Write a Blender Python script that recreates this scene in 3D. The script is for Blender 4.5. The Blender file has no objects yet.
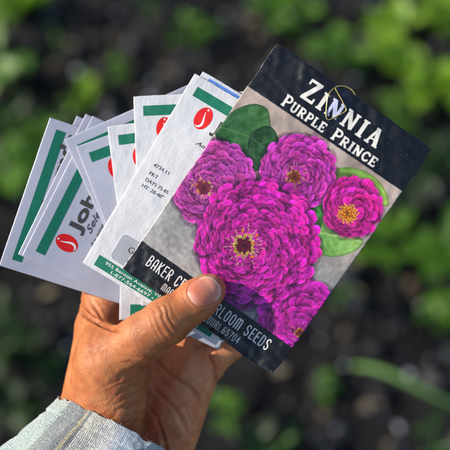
import bpy, math, random
import numpy as np
from mathutils import Vector, Matrix

random.seed(7)
RNG = np.random.default_rng(11)
R = math.radians
scene = bpy.context.scene
COL = scene.collection

# ------------------------------------------------------------------ camera
CAM_H, THETA, DIST = 1.15, R(35), 0.40        # height, tilt up from straight down, distance to what is held
cam_d = bpy.data.cameras.new('camera')
cam = bpy.data.objects.new('camera', cam_d)
COL.objects.link(cam)
cam.location = (0, 0, CAM_H)
cam.rotation_euler = (THETA, 0, 0)
cam_d.sensor_width = 36
cam_d.lens = 18 / (100.575 / 400.0)
cam_d.clip_start, cam_d.clip_end = 0.01, 500
cam_d.dof.use_dof = True
cam_d.dof.focus_distance = 0.3985
cam_d.dof.aperture_fstop = 5.5
scene.camera = cam

# ------------------------------------------------------------------ light
RX = Matrix.Rotation(THETA, 3, 'X')
SUN = (RX @ Vector((-0.83, 0.33, 0.40))).normalized()     # towards the sun
world = bpy.data.worlds.new('World')
scene.world = world
world.use_nodes = True
wt = world.node_tree
wt.nodes.clear()
wo = wt.nodes.new('ShaderNodeOutputWorld')
wb = wt.nodes.new('ShaderNodeBackground')
sk = wt.nodes.new('ShaderNodeTexSky')
sk.sky_type = 'NISHITA'
sk.sun_disc = False
sk.sun_elevation = math.asin(SUN.z)
sk.sun_rotation = math.atan2(SUN.x, SUN.y)
wb.inputs['Strength'].default_value = 0.12
wt.links.new(sk.outputs[0], wb.inputs[0])
wt.links.new(wb.outputs[0], wo.inputs[0])
sd = bpy.data.lights.new('sun', 'SUN')
sd.energy = 4.1
sd.angle = R(0.5)
sd.color = (1.0, 0.91, 0.78)
so = bpy.data.objects.new('sun', sd)
COL.objects.link(so)
so.rotation_euler = SUN.to_track_quat('Z', 'Y').to_euler()
so.location = (-2, 0, 3)
scene.view_settings.view_transform = 'Standard'
scene.view_settings.look = 'None'
scene.view_settings.exposure = 0.25
scene.view_settings.gamma = 1
scene.view_settings.use_curve_mapping = False

# ------------------------------------------------------------------ frames
# "hold frame": millimetres, x right, y up, z towards the photographer, origin 0.40 m down the line of sight
FRAME = Matrix.Translation(cam.location) @ RX.to_4x4() @ Matrix.Translation((0, 0, -DIST))
MM = 0.447                                     # mm per photo pixel at z = 0


def P(px, py, z=0.0):
    s = (400.0 - z) / 400.0 * MM
    return np.array([(px - 225) * s, (225 - py) * s, z])


def to_px(p):
    s = 400.0 / (400.0 - p[..., 2]) / MM
    return 225 + p[..., 0] * s, 225 - p[..., 1] * s


def ground(px, py, z=0.0):
    d = RX @ Vector(((px - 225) * MM, (225 - py) * MM, -400.0))
    t = (z - CAM_H) / d.z
    return Vector((d.x * t, d.y * t, z))


# ------------------------------------------------------------------ helpers
def lin(r, g, b):
    f = lambda c: ((c / 255 + 0.055) / 1.055) ** 2.4 if c > 10 else c / 255 / 12.92
    return (f(r), f(g), f(b))


def tag(o, label=None, cat=None, group=None, kind=None):
    if label: o['label'] = label
    if cat: o['category'] = cat
    if group: o['group'] = group
    if kind: o['kind'] = kind
    return o


def empty(name, mat=None, **k):
    o = bpy.data.objects.new(name, None)
    COL.objects.link(o)
    if mat is not None: o.matrix_world = mat
    o.empty_display_size = 0.02
    return tag(o, **k)


def mesh_obj(name, V, F, mat, parent=None, colors=None, smooth=True, uv=None):
    """V n x 3 in metres, F list of tuples or m x 4 array."""
    me = bpy.data.meshes.new(name)
    V = np.asarray(V, dtype=np.float32)
    if isinstance(F, np.ndarray):
        m, k = F.shape
        me.vertices.add(len(V)); me.vertices.foreach_set('co', V.ravel())
        me.loops.add(m * k); me.loops.foreach_set('vertex_index', F.astype(np.int32).ravel())
        me.polygons.add(m); me.polygons.foreach_set('loop_start', np.arange(m, dtype=np.int32) * k)
        me.update(calc_edges=True)
    else:
        me.from_pydata(V.tolist(), [], F)
        me.update()
    if smooth:
        me.polygons.foreach_set('use_smooth', np.ones(len(me.polygons), dtype=bool))
    if colors is not None:
        ca = me.color_attributes.new('tint', 'FLOAT_COLOR', 'POINT')
        c4 = np.ones((len(V), 4), dtype=np.float32); c4[:, :3] = colors
        ca.data.foreach_set('color', c4.ravel())
    if uv is not None:
        ul = me.uv_layers.new(name='map')
        li = np.empty(len(me.loops), dtype=np.int32); me.loops.foreach_get('vertex_index', li)
        ul.data.foreach_set('uv', uv[li].astype(np.float32).ravel())
    for m_ in (mat if isinstance(mat, (list, tuple)) else [mat]):
        me.materials.append(m_)
    o = bpy.data.objects.new(name, me)
    COL.objects.link(o)
    if parent is not None: o.parent = parent
    return o


def grid_faces(nu, nv, base=0, flip=False):
    i = np.arange(nu - 1)[:, None] * nv + np.arange(nv - 1)[None, :] + base
    q = np.stack([i, i + nv, i + nv + 1, i + 1], -1).reshape(-1, 4)
    return q[:, ::-1] if flip else q


def waves(u, v, seed, lo, hi, n=10):
    """smooth random relief made of sinusoids with wavelengths lo..hi, about unit amplitude"""
    r = np.random.default_rng(seed)
    out = np.zeros_like(u, dtype=np.float64)
    for _ in range(n):
        L = lo * (hi / lo) ** r.random(); a = r.random() * 6.283; ph = r.random() * 6.283
        out += np.sin((u * math.cos(a) + v * math.sin(a)) * 6.283 / L + ph) * (L / hi) ** 0.8
    return out / math.sqrt(n) * 1.2


def vnoise(x, y, seed=0):
    """value noise on arrays"""
    r = np.random.default_rng(seed); T = r.random((256, 256))
    xi = np.floor(x).astype(int); yi = np.floor(y).astype(int)
    fx = x - xi; fy = y - yi
    fx = fx * fx * (3 - 2 * fx); fy = fy * fy * (3 - 2 * fy)
    g = lambda a, b: T[a & 255, b & 255]
    return (g(xi, yi) * (1 - fx) + g(xi + 1, yi) * fx) * (1 - fy) + (g(xi, yi + 1) * (1 - fx) + g(xi + 1, yi + 1) * fx) * fy


def fbm(x, y, seed=0, o=4):
    s = 0; a = 1; t = 0
    for i in range(o):
        s = s + a * vnoise(x * 2 ** i + 17 * i, y * 2 ** i + 5 * i, seed + i); t += a; a *= 0.55
    return s / t


class NT:
    def __init__(self, name, rough=0.5, spec=0.5, base=(0.5, 0.5, 0.5), **kw):
        self.m = bpy.data.materials.new(name); self.m.use_nodes = True
        self.t = self.m.node_tree; self.b = self.t.nodes['Principled BSDF']
        self.b.inputs['Roughness'].default_value = rough
        self.b.inputs['Specular IOR Level'].default_value = spec
        self.b.inputs['Base Color'].default_value = (*base, 1)
        for k, v in kw.items():
            self.b.inputs[k.replace('_', ' ')].default_value = v

    def n(self, typ, **kw):
        x = self.t.nodes.new('ShaderNode' + typ)
        for k, v in kw.items():
            if k.startswith('i_'):
                x.inputs[k[2:].replace('_', ' ')].default_value = v
            else: setattr(x, k, v)
        return x

    def l(self, a, b): self.t.links.new(a, b)

    def coord(self, kind='Object'):
        return self.n('TexCoord').outputs[kind]

    def noise(self, scale, detail=4, co=None, rough=0.55):
        x = self.n('TexNoise', i_Scale=scale, i_Detail=detail, i_Roughness=rough)
        self.l(co or self.coord(), x.inputs['Vector'])
        return x.outputs['Fac']

    def bump(self, h, strength, dist, prev=None):
        x = self.n('Bump', i_Strength=strength, i_Distance=dist)
        self.l(h, x.inputs['Height'])
        if prev is not None: self.l(prev, x.inputs['Normal'])
        self.l(x.outputs[0], self.b.inputs['Normal'])
        return x.outputs[0]

    def ramp(self, f, stops):
        x = self.n('ValToRGB'); e = x.color_ramp.elements
        while len(e) < len(stops): e.new(0.5)
        for k, (p, c) in enumerate(stops):
            e[k].position = p; e[k].color = (*c, 1)
        self.l(f, x.inputs[0]); return x.outputs[0]

    def mix(self, a, b, f, mode='MIX'):
        x = self.n('Mix', data_type='RGBA', blend_type=mode)
        for s, v in ((x.inputs['Factor'], f), (x.inputs['A'], a), (x.inputs['B'], b)):
            if hasattr(v, 'node'): self.l(v, s)
            elif isinstance(v, (int, float)): s.default_value = v
            else: s.default_value = (*v, 1)
        return x.outputs['Result']

    def base(self, c): self.l(c, self.b.inputs['Base Color'])


# ------------------------------------------------------------------ materials
def paper(name, base, rough, bump, fine, coat=0.0):
    m = NT(name, rough=rough, base=base, Coat_Weight=coat, Coat_Roughness=0.2)
    mp = m.n('Mapping'); mp.inputs['Scale'].default_value = (1.0, 0.45, 1.0); m.l(m.coord(), mp.inputs[0])
    n1 = m.noise(620, 3, mp.outputs[0]); n2 = m.noise(2200, 2)
    p = m.bump(n1, bump, 0.0012)
    m.bump(n2, fine, 0.0003, p)
    tone = m.noise(35, 3)
    m.base(m.ramp(tone, [(0.3, tuple(c * 0.94 for c in base)), (0.7, base)]))
    return m.m


M_PAPER = paper('crinkled_paper', (0.69, 0.70, 0.73), 0.40, 0.15, 0.10, 0.25)
M_SMOOTH = paper('smooth_shaded_paper', (0.56, 0.57, 0.67), 0.30, 0.05, 0.08, 0.5)  # white paper with the left packets' bluish shade put into its base colour


def ink(name, c, rough=0.45, var=0.12):
    m = NT(name, rough=rough, base=c)
    f = m.noise(900, 3)
    m.base(m.ramp(f, [(0.25, tuple(x * (1 - var) for x in c)), (0.75, tuple(min(1, x * (1 + var)) for x in c))]))
    m.bump(m.noise(700, 2), 0.2, 0.0004)
    return m.m


M_GREEN = ink('green_ink', lin(18, 118, 92))
M_BLUE_SHADE = ink('blue_shade', lin(92, 140, 222))  # colour for the bluish shade under one packet's top edge
M_RED = ink('red_ink', lin(226, 20, 24))
M_DARK = ink('dark_ink', lin(74, 70, 70))
M_WHITE = ink('white_ink', (0.82, 0.83, 0.84))
M_BOX = ink('grey_ink', lin(168, 172, 180), 0.2, 0.03)

m = NT('printed_gloss', rough=0.36, Coat_Weight=0.5, Coat_Roughness=0.12)
at = m.n('Attribute', attribute_name='tint')
m.base(at.outputs['Color'])
p_ = m.bump(m.noise(500, 3), 0.10, 0.0008)
m.bump(m.noise(2500, 2), 0.12, 0.0002, p_)
M_PRINT = m.m

m = NT('gold_wire', rough=0.28, base=(0.85, 0.66, 0.22), Metallic=0.9)
m.base(m.ramp(m.noise(800, 2), [(0.3, (0.62, 0.46, 0.12)), (0.7, (0.95, 0.78, 0.34))]))
M_GOLD = m.m

m = NT('skin', rough=0.47, spec=0.42, Subsurface_Weight=0.22, Subsurface_Scale=0.004)
m.b.inputs['Subsurface Radius'].default_value = (1.0, 0.35, 0.18)
at = m.n('Attribute', attribute_name='tint')
c1 = m.mix(at.outputs['Color'], m.mix(at.outputs['Color'], (0.80, 0.55, 0.45), 1.0, 'MULTIPLY'), m.ramp(m.noise(160, 5), [(0.42, (0, 0, 0)), (0.75, (1, 1, 1))]))
c2 = m.mix(c1, m.mix(c1, (1.12, 1.05, 1.0), 1.0, 'MULTIPLY'), m.ramp(m.noise(60, 3), [(0.4, (0, 0, 0)), (0.65, (1, 1, 1))]))
m.base(c2)
vo = m.n('TexVoronoi', i_Scale=1100.0, feature='DISTANCE_TO_EDGE')
nd = m.n('TexNoise', i_Scale=300.0, i_Detail=2.0); co = m.coord(); m.l(co, nd.inputs['Vector'])
va = m.n('VectorMath', operation='MULTIPLY_ADD'); m.l(nd.outputs['Color'], va.inputs[0]); va.inputs[1].default_value = (0.002,) * 3; m.l(co, va.inputs[2])
m.l(va.outputs[0], vo.inputs['Vector'])
p1 = m.bump(vo.outputs['Distance'], 0.55, 0.0005)
p2 = m.bump(m.noise(330, 4), 0.24, 0.0009, p1)
M_SKIN = m.m

m = NT('nail', rough=0.38, spec=0.4, Coat_Weight=0.12, Coat_Roughness=0.25, Subsurface_Weight=0.15, Subsurface_Scale=0.002)
at = m.n('Attribute', attribute_name='tint')
m.base(at.outputs['Color'])
mp = m.n('Mapping', vector_type='TEXTURE'); mp.inputs['Rotation'].default_value = (0, 0, R(34)); mp.inputs['Scale'].default_value = (12, 1, 1); m.l(m.coord(), mp.inputs[0])
m.bump(m.noise(1400, 2, mp.outputs[0]), 0.16, 0.0004)
M_NAIL = m.m

m = NT('woven_cotton', rough=0.85, spec=0.25, Sheen_Weight=0.25)
at = m.n('Attribute', attribute_name='tint')
uvn = m.n('UVMap', uv_map='map')
w1 = m.n('TexWave', i_Scale=46.0, i_Distortion=4.0, bands_direction='X'); w1.inputs['Detail Scale'].default_value = 2.0
w2 = m.n('TexWave', i_Scale=40.0, i_Distortion=5.0, bands_direction='Y'); w2.inputs['Detail Scale'].default_value = 2.0
m.l(uvn.outputs[0], w1.inputs['Vector']); m.l(uvn.outputs[0], w2.inputs['Vector'])
mm = m.n('Math', operation='MULTIPLY'); m.l(w1.outputs['Fac'], mm.inputs[0]); m.l(w2.outputs['Fac'], mm.inputs[1])
fl = m.n('TexNoise', i_Scale=110.0, i_Detail=4.0); m.l(uvn.outputs[0], fl.inputs['Vector'])
ad = m.n('Math', operation='ADD'); m.l(mm.outputs[0], ad.inputs[0]); m.l(fl.outputs['Fac'], ad.inputs[1])
m.base(m.mix(m.mix(at.outputs['Color'], (0.56, 0.58, 0.62), 1.0, 'MULTIPLY'), at.outputs['Color'], m.ramp(ad.outputs[0], [(0.45, (0, 0, 0)), (0.85, (1, 1, 1))])))
m.bump(ad.outputs[0], 0.9, 0.0009)
M_CLOTH = m.m

m = NT('soil', rough=0.8, spec=0.3)
co = m.coord()
a_ = m.noise(14, 8, co, 0.7); b_ = m.noise(90, 5, co, 0.7)
m.base(m.mix(m.ramp(a_, [(0.35, (0.003, 0.003, 0.0035)), (0.60, (0.018, 0.017, 0.019)), (0.8, (0.055, 0.051, 0.053))]), m.ramp(b_, [(0.4, (0.5, 0.5, 0.5)), (0.75, (1.4, 1.4, 1.4))]), 1.0, 'MULTIPLY'))
m.bump(b_, 0.9, 0.01)
M_SOIL = m.m

m = NT('clods', rough=0.6, spec=0.4)
inf = m.n('NewGeometry')
m.base(m.ramp(inf.outputs['Random Per Island'], [(0.0, (0.003, 0.003, 0.004)), (0.6, (0.016, 0.016, 0.018)), (0.95, (0.065, 0.064, 0.068))]))
m.bump(m.noise(200, 4), 0.8, 0.003)
M_CLOD = m.m

m = NT('pale_stone', rough=0.18, spec=0.6)
inf = m.n('NewGeometry')
m.base(m.ramp(inf.outputs['Random Per Island'], [(0.0, (0.08, 0.09, 0.12)), (0.6, (0.20, 0.22, 0.27)), (1.0, (0.48, 0.50, 0.56))]))
m.bump(m.noise(150, 3), 0.3, 0.002)
M_STONE = m.m

m = NT('dry_leaf', rough=0.7)
inf = m.n('NewGeometry')
m.base(m.ramp(inf.outputs['Random Per Island'], [(0.0, (0.05, 0.035, 0.02)), (0.6, (0.14, 0.10, 0.06)), (1.0, (0.30, 0.24, 0.14))]))
M_LITTER = m.m


def leaf_mat(name, lo, hi):
    m = NT(name, rough=0.42, spec=0.45, Transmission_Weight=0.0)
    inf = m.n('NewGeometry')
    c = m.ramp(inf.outputs['Random Per Island'], [(0.0, lo), (1.0, hi)])
    m.base(c)
    tr = m.n('BsdfTranslucent'); ms = m.n('MixShader'); ms.inputs[0].default_value = 0.35
    bright = m.mix(c, (1.5, 1.7, 0.5), 1.0, 'MULTIPLY'); m.l(bright, tr.inputs[0])
    out = m.t.nodes['Material Output']
    m.l(m.b.outputs[0], ms.inputs[1]); m.l(tr.outputs[0], ms.inputs[2]); m.l(ms.outputs[0], out.inputs['Surface'])
    m.bump(m.noise(120, 3), 0.3, 0.002)
    return m.m


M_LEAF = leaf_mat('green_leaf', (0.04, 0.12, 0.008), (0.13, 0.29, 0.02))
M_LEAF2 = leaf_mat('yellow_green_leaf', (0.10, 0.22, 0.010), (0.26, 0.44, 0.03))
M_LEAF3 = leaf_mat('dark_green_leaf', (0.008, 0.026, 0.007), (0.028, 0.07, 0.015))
M_STEM = leaf_mat('pale_stem', (0.22, 0.42, 0.12), (0.25, 0.46, 0.14))

# ------------------------------------------------------------------ ground
def axis_coords(lo, hi, step, far):
    a = list(np.arange(lo, hi + 1e-6, step)); d = step
    x = hi; y = lo
    while x < far:
        d *= 1.35; x += d; y -= d; a.append(x); a.insert(0, y)
    return np.array(a)


gx = axis_coords(-1.1, 1.1, 0.012, 120); gy = axis_coords(-0.3, 1.9, 0.012, 120)
GX, GY = np.meshgrid(gx, gy, indexing='ij')


def soil_h(x, y):
    h = (fbm(x * 6 + 40, y * 6 + 40, 3, 5) - 0.5) * 0.07 + (fbm(x * 40 + 400, y * 40 + 400, 9, 3) - 0.5) * 0.022
    far = np.clip(1 - (np.hypot(x, y - 0.8) - 2) / 6, 0, 1)
    return h * far


GZ = soil_h(GX, GY)
g = mesh_obj('ground', np.stack([GX, GY, GZ], -1).reshape(-1, 3), grid_faces(len(gx), len(gy)), M_SOIL)
tag(g, 'dark bare garden soil, lumpy and far out of focus', 'ground', kind='structure')


def ico(sub=1):
    import bmesh
    bm = bmesh.new(); bmesh.ops.create_icosphere(bm, subdivisions=sub, radius=1)
    V = np.array([v.co[:] for v in bm.verts]); F = np.array([[v.index for v in f.verts] for f in bm.faces]); bm.free()
    return V, F


ICO = ico(2)


def scatter(name, n, rmin, rmax, mat, label, cat, flat=0.7, seed=1, lift=0.3):
    r = np.random.default_rng(seed); Vs = []; Fs = []; k = 0
    for i in range(n):
        x = r.uniform(-0.75, 0.75); y = r.uniform(0.15, 1.6)
        s = rmin * (rmax / rmin) ** (r.random() ** 2)
        V = ICO[0] * (1 + 0.22 * waves(ICO[0][:, 0] * 3 + i, ICO[0][:, 1] * 3 + ICO[0][:, 2] * 2, i, 2, 5, 5)[:, None])
        a = r.random() * 6.28; ca, sa = math.cos(a), math.sin(a)
        V = V * np.array([r.uniform(0.7, 1.3), r.uniform(0.7, 1.2), flat]) * s
        V = np.stack([V[:, 0] * ca - V[:, 1] * sa, V[:, 0] * sa + V[:, 1] * ca, V[:, 2]], -1)
        h = float(soil_h(np.array([x]), np.array([y]))[0])
        Vs.append(V + np.array([x, y, h + s * lift])); Fs.append(ICO[1] + k); k += len(V)
    o = mesh_obj(name, np.concatenate(Vs), np.concatenate(Fs), mat)
    return tag(o, label, cat, kind='stuff')


scatter('soil_clods', 1500, 0.005, 0.022, M_CLOD, 'dark crumbly clods of earth covering the garden soil', 'soil clods', 0.75, 1)
scatter('gravel', 1100, 0.002, 0.008, M_STONE, 'small pale grey stones catching light on the dark soil', 'gravel', 0.6, 2, 0.5)


def flakes(n, seed):
    r = np.random.default_rng(seed); Vs = []; Fs = []; k = 0
    for i in range(n):
        x = r.uniform(-0.7, 0.7); y = r.uniform(0.2, 1.5); s = r.uniform(0.004, 0.014)
        a = r.random() * 6.28; t = r.uniform(-0.5, 0.5)
        q = np.array([[-1, 0, 0], [0, -0.5, 0.1], [1, 0, 0], [0, 0.5, 0.15]]) * s
        q = np.array(Matrix.Rotation(a, 3, 'Z') @ Matrix.Rotation(t, 3, 'X') @ Matrix.Identity(3)) @ q.T
        h = float(soil_h(np.array([x]), np.array([y]))[0])
        Vs.append(q.T + np.array([x, y, h + 0.012])); Fs.append(np.array([[0, 1, 2, 3]]) + k); k += 4
    return tag(mesh_obj('leaf_litter', np.concatenate(Vs), np.concatenate(Fs), M_LITTER), 'dry tan leaf scraps and chaff strewn over dark soil', 'leaf litter', kind='stuff')


flakes(500, 5)


def leaf_geo(L, W, fold, curl):
    """ovate leaf along +x, 7 x 5 grid"""
    nu, nv = 9, 5
    s = np.linspace(0, 1, nu)[:, None] * np.ones((1, nv)); t = np.linspace(-1, 1, nv)[None, :] * np.ones((nu, 1))
    w = W * (np.sin(np.pi * np.clip(s, 0, 1) ** 0.75) ** 0.8 + 0.03) * 0.5
    w = w * (1 + 0.12 * np.sin(s * 25))
    x = s * L; y = t * w; z = fold * np.abs(t) * w - curl * s ** 2 * L
    return np.stack([x, y, z], -1).reshape(-1, 3), grid_faces(nu, nv)


def weed(px, py, size, nleaf, mat, label, seed, height=0.05, wide=0.62):
    r = np.random.default_rng(seed)
    c = ground(px, py, 0.03)
    h = float(soil_h(np.array([c.x]), np.array([c.y]))[0])
    root = empty('leafy_weed', Matrix.Translation((c.x, c.y, h - 0.004)), label=label, cat='weed', group='green weeds growing in the dark soil')
    Vs = []; Fs = []; k = 0; SV = []; SF = []; sk_ = 0
    nst = max(3, nleaf // 6)
    for sidx in range(nst):
        az = sidx * 6.283 / nst + r.uniform(-.4, .4); lean = r.uniform(0.15, 0.9)
        tip = np.array([math.cos(az) * lean * size * 0.5, math.sin(az) * lean * size * 0.5, height * r.uniform(0.6, 1.2)])
        # stem tube
        pts = [tip * t + np.array([0, 0, 0.012 * math.sin(3.14 * t)]) for t in np.linspace(0, 1, 6)]
        ring = []
        for p in pts:
            for a in range(5):
                ring.append(p + np.array([math.cos(a * 1.2566), math.sin(a * 1.2566), 0]) * 0.0014)
        SV += ring
        for i in range(5):
            for a in range(5):
                SF.append((sk_ + i * 5 + a, sk_ + i * 5 + (a + 1) % 5, sk_ + (i + 1) * 5 + (a + 1) % 5, sk_ + (i + 1) * 5 + a))
        sk_ += 30
        for j in range(nleaf // nst):
            t = r.uniform(0.35, 1.0); base = tip * t + np.array([0, 0, 0.012 * math.sin(3.14 * t)])
            L = size * r.uniform(0.22, 0.46); V, F = leaf_geo(L, L * wide, r.uniform(0.05, 0.35), r.uniform(0.05, 0.5))
            M = Matrix.Rotation(az + r.normal() * 1.0, 3, 'Z') @ Matrix.Rotation(-r.uniform(-0.1, 0.75), 3, 'Y') @ Matrix.Rotation(r.normal() * 0.4, 3, 'X')
            Vs.append((np.array(M) @ V.T).T + base); Fs.append(F + k); k += len(V)
    mesh_obj('foliage', np.concatenate(Vs), np.concatenate(Fs), mat, root)
    mesh_obj('stem', np.array(SV), SF, M_STEM, root)
    return root


WEEDS = [
    (430, 82, .14, 44, M_LEAF2, 'large bright green leafy weed at the right edge, above the black packet corner'),
    (392, 28, .12, 34, M_LEAF2, 'bright green leafy weed in the upper right, left of the corner one'),
    (446, 8, .14, 44, M_LEAF2, 'bright leafy weed filling the top right corner of the picture'),
    (345, 55, .10, 26, M_LEAF, 'mid green weed just above the title of the flower packet'),
    (290, 18, .11, 26, M_LEAF, 'green weed at the top edge above the flower packet corner'),
    (262, 4, .08, 18, M_LEAF, 'small green weed at the top edge, left of the one above the packet'),
    (395, 128, .09, 20, M_LEAF, 'green weed just right of the black top of the flower packet'),
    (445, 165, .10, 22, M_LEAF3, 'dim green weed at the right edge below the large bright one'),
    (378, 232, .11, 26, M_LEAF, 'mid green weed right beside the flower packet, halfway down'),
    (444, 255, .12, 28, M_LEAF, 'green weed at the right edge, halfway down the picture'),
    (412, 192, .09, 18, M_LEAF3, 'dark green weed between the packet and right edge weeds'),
    (442, 305, .08, 18, M_LEAF, 'small green weed at the right edge above the pale grass blade'),
    (190, 28, .08, 18, M_LEAF, 'small green weed at the top, above the middle of the white packets'),
    (118, 66, .055, 14, M_LEAF, 'small rounded green weed above the fan of white packets'),
    (82, 88, .075, 20, M_LEAF2, 'yellow green weed above the topmost corners of the left packets'),
    (15, 8, .13, 34, M_LEAF2, 'bright leafy weed in the top left corner of the picture'),
    (-4, 62, .13, 30, M_LEAF, 'green weed at the left edge below the top left corner'),
    (40, 128, .10, 26, M_LEAF, 'green weed behind the corner of the leftmost white packet'),
    (8, 175, .13, 34, M_LEAF, 'green weed at the left edge beside the leftmost white packet'),
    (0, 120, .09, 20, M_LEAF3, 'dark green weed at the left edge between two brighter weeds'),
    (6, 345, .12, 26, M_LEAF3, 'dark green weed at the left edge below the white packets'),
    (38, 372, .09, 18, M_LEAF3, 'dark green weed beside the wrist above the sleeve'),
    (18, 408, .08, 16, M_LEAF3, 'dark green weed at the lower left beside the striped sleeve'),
    (228, 412, .065, 16, M_LEAF, 'mid green weed beside the palm near the bottom edge'),
    (275, 446, .07, 12, M_LEAF3, 'green weed at the bottom edge right of the palm'),
    (322, 384, .05, 8, M_LEAF, 'small sparse weed below the lower right packet corner'),
    (440, 440, .07, 10, M_LEAF3, 'dark small weed in the bottom right corner'),
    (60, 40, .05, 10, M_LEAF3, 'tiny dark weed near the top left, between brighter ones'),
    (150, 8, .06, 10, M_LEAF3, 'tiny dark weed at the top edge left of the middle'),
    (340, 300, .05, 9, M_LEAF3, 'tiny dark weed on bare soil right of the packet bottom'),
]
for i, w in enumerate(WEEDS):
    weed(*w[:5], w[5], 100 + i)

# low seedlings nobody could count
def groundcover():
    r = np.random.default_rng(77); Vs = []; Fs = []; k = 0
    for i in range(420):
        x = r.uniform(-0.75, 0.75); y = r.uniform(0.2, 1.6)
        if vnoise(np.array([x * 5 + 30]), np.array([y * 5 + 30]), 4)[0] < 0.55: continue
        h = float(soil_h(np.array([x]), np.array([y]))[0])
        for j in range(3):
            L = r.uniform(0.007, 0.018); V, F = leaf_geo(L, L * 0.6, 0.2, 0.2)
            M = Matrix.Rotation(r.random() * 6.28, 3, 'Z') @ Matrix.Rotation(-r.uniform(0, .8), 3, 'Y')
            Vs.append((np.array(M) @ V.T).T + np.array([x, y, h + 0.008])); Fs.append(F + k); k += len(V)
    return tag(mesh_obj('ground_cover', np.concatenate(Vs), np.concatenate(Fs), M_LEAF3), 'tiny dark green seedlings dotted over the soil', 'ground cover', kind='stuff')


groundcover()


def blade(pts, width, label):
    nu = 24; P3 = []
    A = [np.array(p) for p in pts]
    for i in range(nu):
        t = i / (nu - 1) * (len(A) - 1); k = min(int(t), len(A) - 2); f = t - k
        P3.append(A[k] * (1 - f) + A[k + 1] * f)
    P3 = np.array(P3)
    for _ in range(4): P3[1:-1] = (P3[:-2] + P3[1:-1] * 2 + P3[2:]) / 4
    T = np.gradient(P3, axis=0); T /= np.linalg.norm(T, axis=1)[:, None]
    S = np.cross(T, [0, 0, 1]); S /= np.linalg.norm(S, axis=1)[:, None]
    V = []; 
    for i in range(nu):
        w = width * math.sin(math.pi * (0.08 + 0.86 * i / (nu - 1))) ** 0.5
        for t in (-1, -0.5, 0, 0.5, 1):
            V.append(P3[i] + S[i] * t * w / 2 + np.array([0, 0, abs(t) * w * 0.25]))
    o = mesh_obj('grass_blade', np.array(V), grid_faces(nu, 5), M_STEM)
    sm = o.modifiers.new('thick', 'SOLIDIFY'); sm.thickness = 0.0008
    return tag(o, label, 'grass blade')


blade([ground(352, 366, 0.03)[:], ground(372, 368, 0.05)[:], ground(400, 379, 0.055)[:], ground(428, 394, 0.05)[:], ground(470, 412, 0.03)[:]], 0.0085,
      'long pale green grass blade arching over dark soil at the lower right')

# ------------------------------------------------------------------ packets
def packet_frame(tlx, tly, ang, z0, ax, ay=0.0):
    """Origin at the packet's top left corner; ang = direction of its top edge, degrees, in the hold frame (y up)."""
    pv = P(180, 300, 0)
    # point of the plane z = z0 + ax (x-px) + ay (y-py) seen at the given photo pixel
    z = z0
    for _ in range(8):
        q = P(tlx, tly, z); z = z0 + ax * (q[0] - pv[0]) + ay * (q[1] - pv[1])
    q = P(tlx, tly, z)
    n = Vector((-ax, -ay, 1)).normalized()
    ex = Vector((math.cos(R(ang)), math.sin(R(ang)), 0)); ex = (ex - n * ex.dot(n)).normalized()
    ey = n.cross(ex)
    Mx = Matrix(((ex.x, ey.x, n.x, q[0]), (ex.y, ey.y, n.y, q[1]), (ex.z, ey.z, n.z, q[2]), (0, 0, 0, 1)))
    Mm = FRAME @ Matrix.Scale(0.001, 4) @ Mx
    loc, rot, _ = Mm.decompose()
    return Matrix.Translation(loc) @ rot.to_matrix().to_4x4()


def surf_fn(W, H, seed, bulge, wave, crease, bend=0.0):
    def f(u, v):
        a = np.clip(u / W, 0, 1); b = np.clip(v / H, 0, 1)
        pil = (np.clip(4 * a * (1 - a), 0, 1) * np.clip(4 * b * (1 - b), 0, 1)) ** 0.55
        mid = wave * waves(u, v, seed, 22, 70, 8) + bend * v * v
        det = crease * waves(u, v, seed + 5, 4.5, 13, 14) * (0.35 + 0.65 * vnoise(u / 14 + 9, v / 14 + 9, seed))
        return mid, bulge * pil + det
    return f


def worn(UU, VV, W, H, rag):
    """outline of a used packet: slightly wavy edges and softened corners"""
    XX, YY = UU, -VV
    if rag:
        wt_, wb_, wl_, wr_ = [np.exp(-np.clip(q_, 0, None) / 3.0) for q_ in (VV, H - VV, UU, W - UU)]
        n1_ = waves(UU, VV * 0.2, 501, 5, 24, 10); n2_ = waves(UU * 0.2, VV, 502, 6, 26, 10); n3_ = waves(UU, VV, 503, 1.6, 4, 10)
        YY = YY + rag * (wt_ * (n1_ + 0.25 * n3_) + wb_ * (n1_ * 0.9 + 0.3 * n3_)); XX = XX + rag * (wl_ * n2_ * 0.5 + wr_ * (n2_ * 0.7 + 0.2 * n3_))
        c1 = np.clip(1 - np.hypot(W - UU, H - VV) / 7, 0, 1) ** 1.5; c2 = np.clip(1 - np.hypot(W - UU, VV) / 7, 0, 1) ** 1.5; c3 = np.clip(1 - np.hypot(UU, VV) / 4, 0, 1) ** 1.5
        kc = rag / 0.38
        XX = XX - kc * (1.0 * c1 + 0.6 * c2 - 0.3 * c3); YY = YY + kc * (0.9 * c1 - 0.5 * c2 - 0.3 * c3)
    return XX, YY


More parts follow.
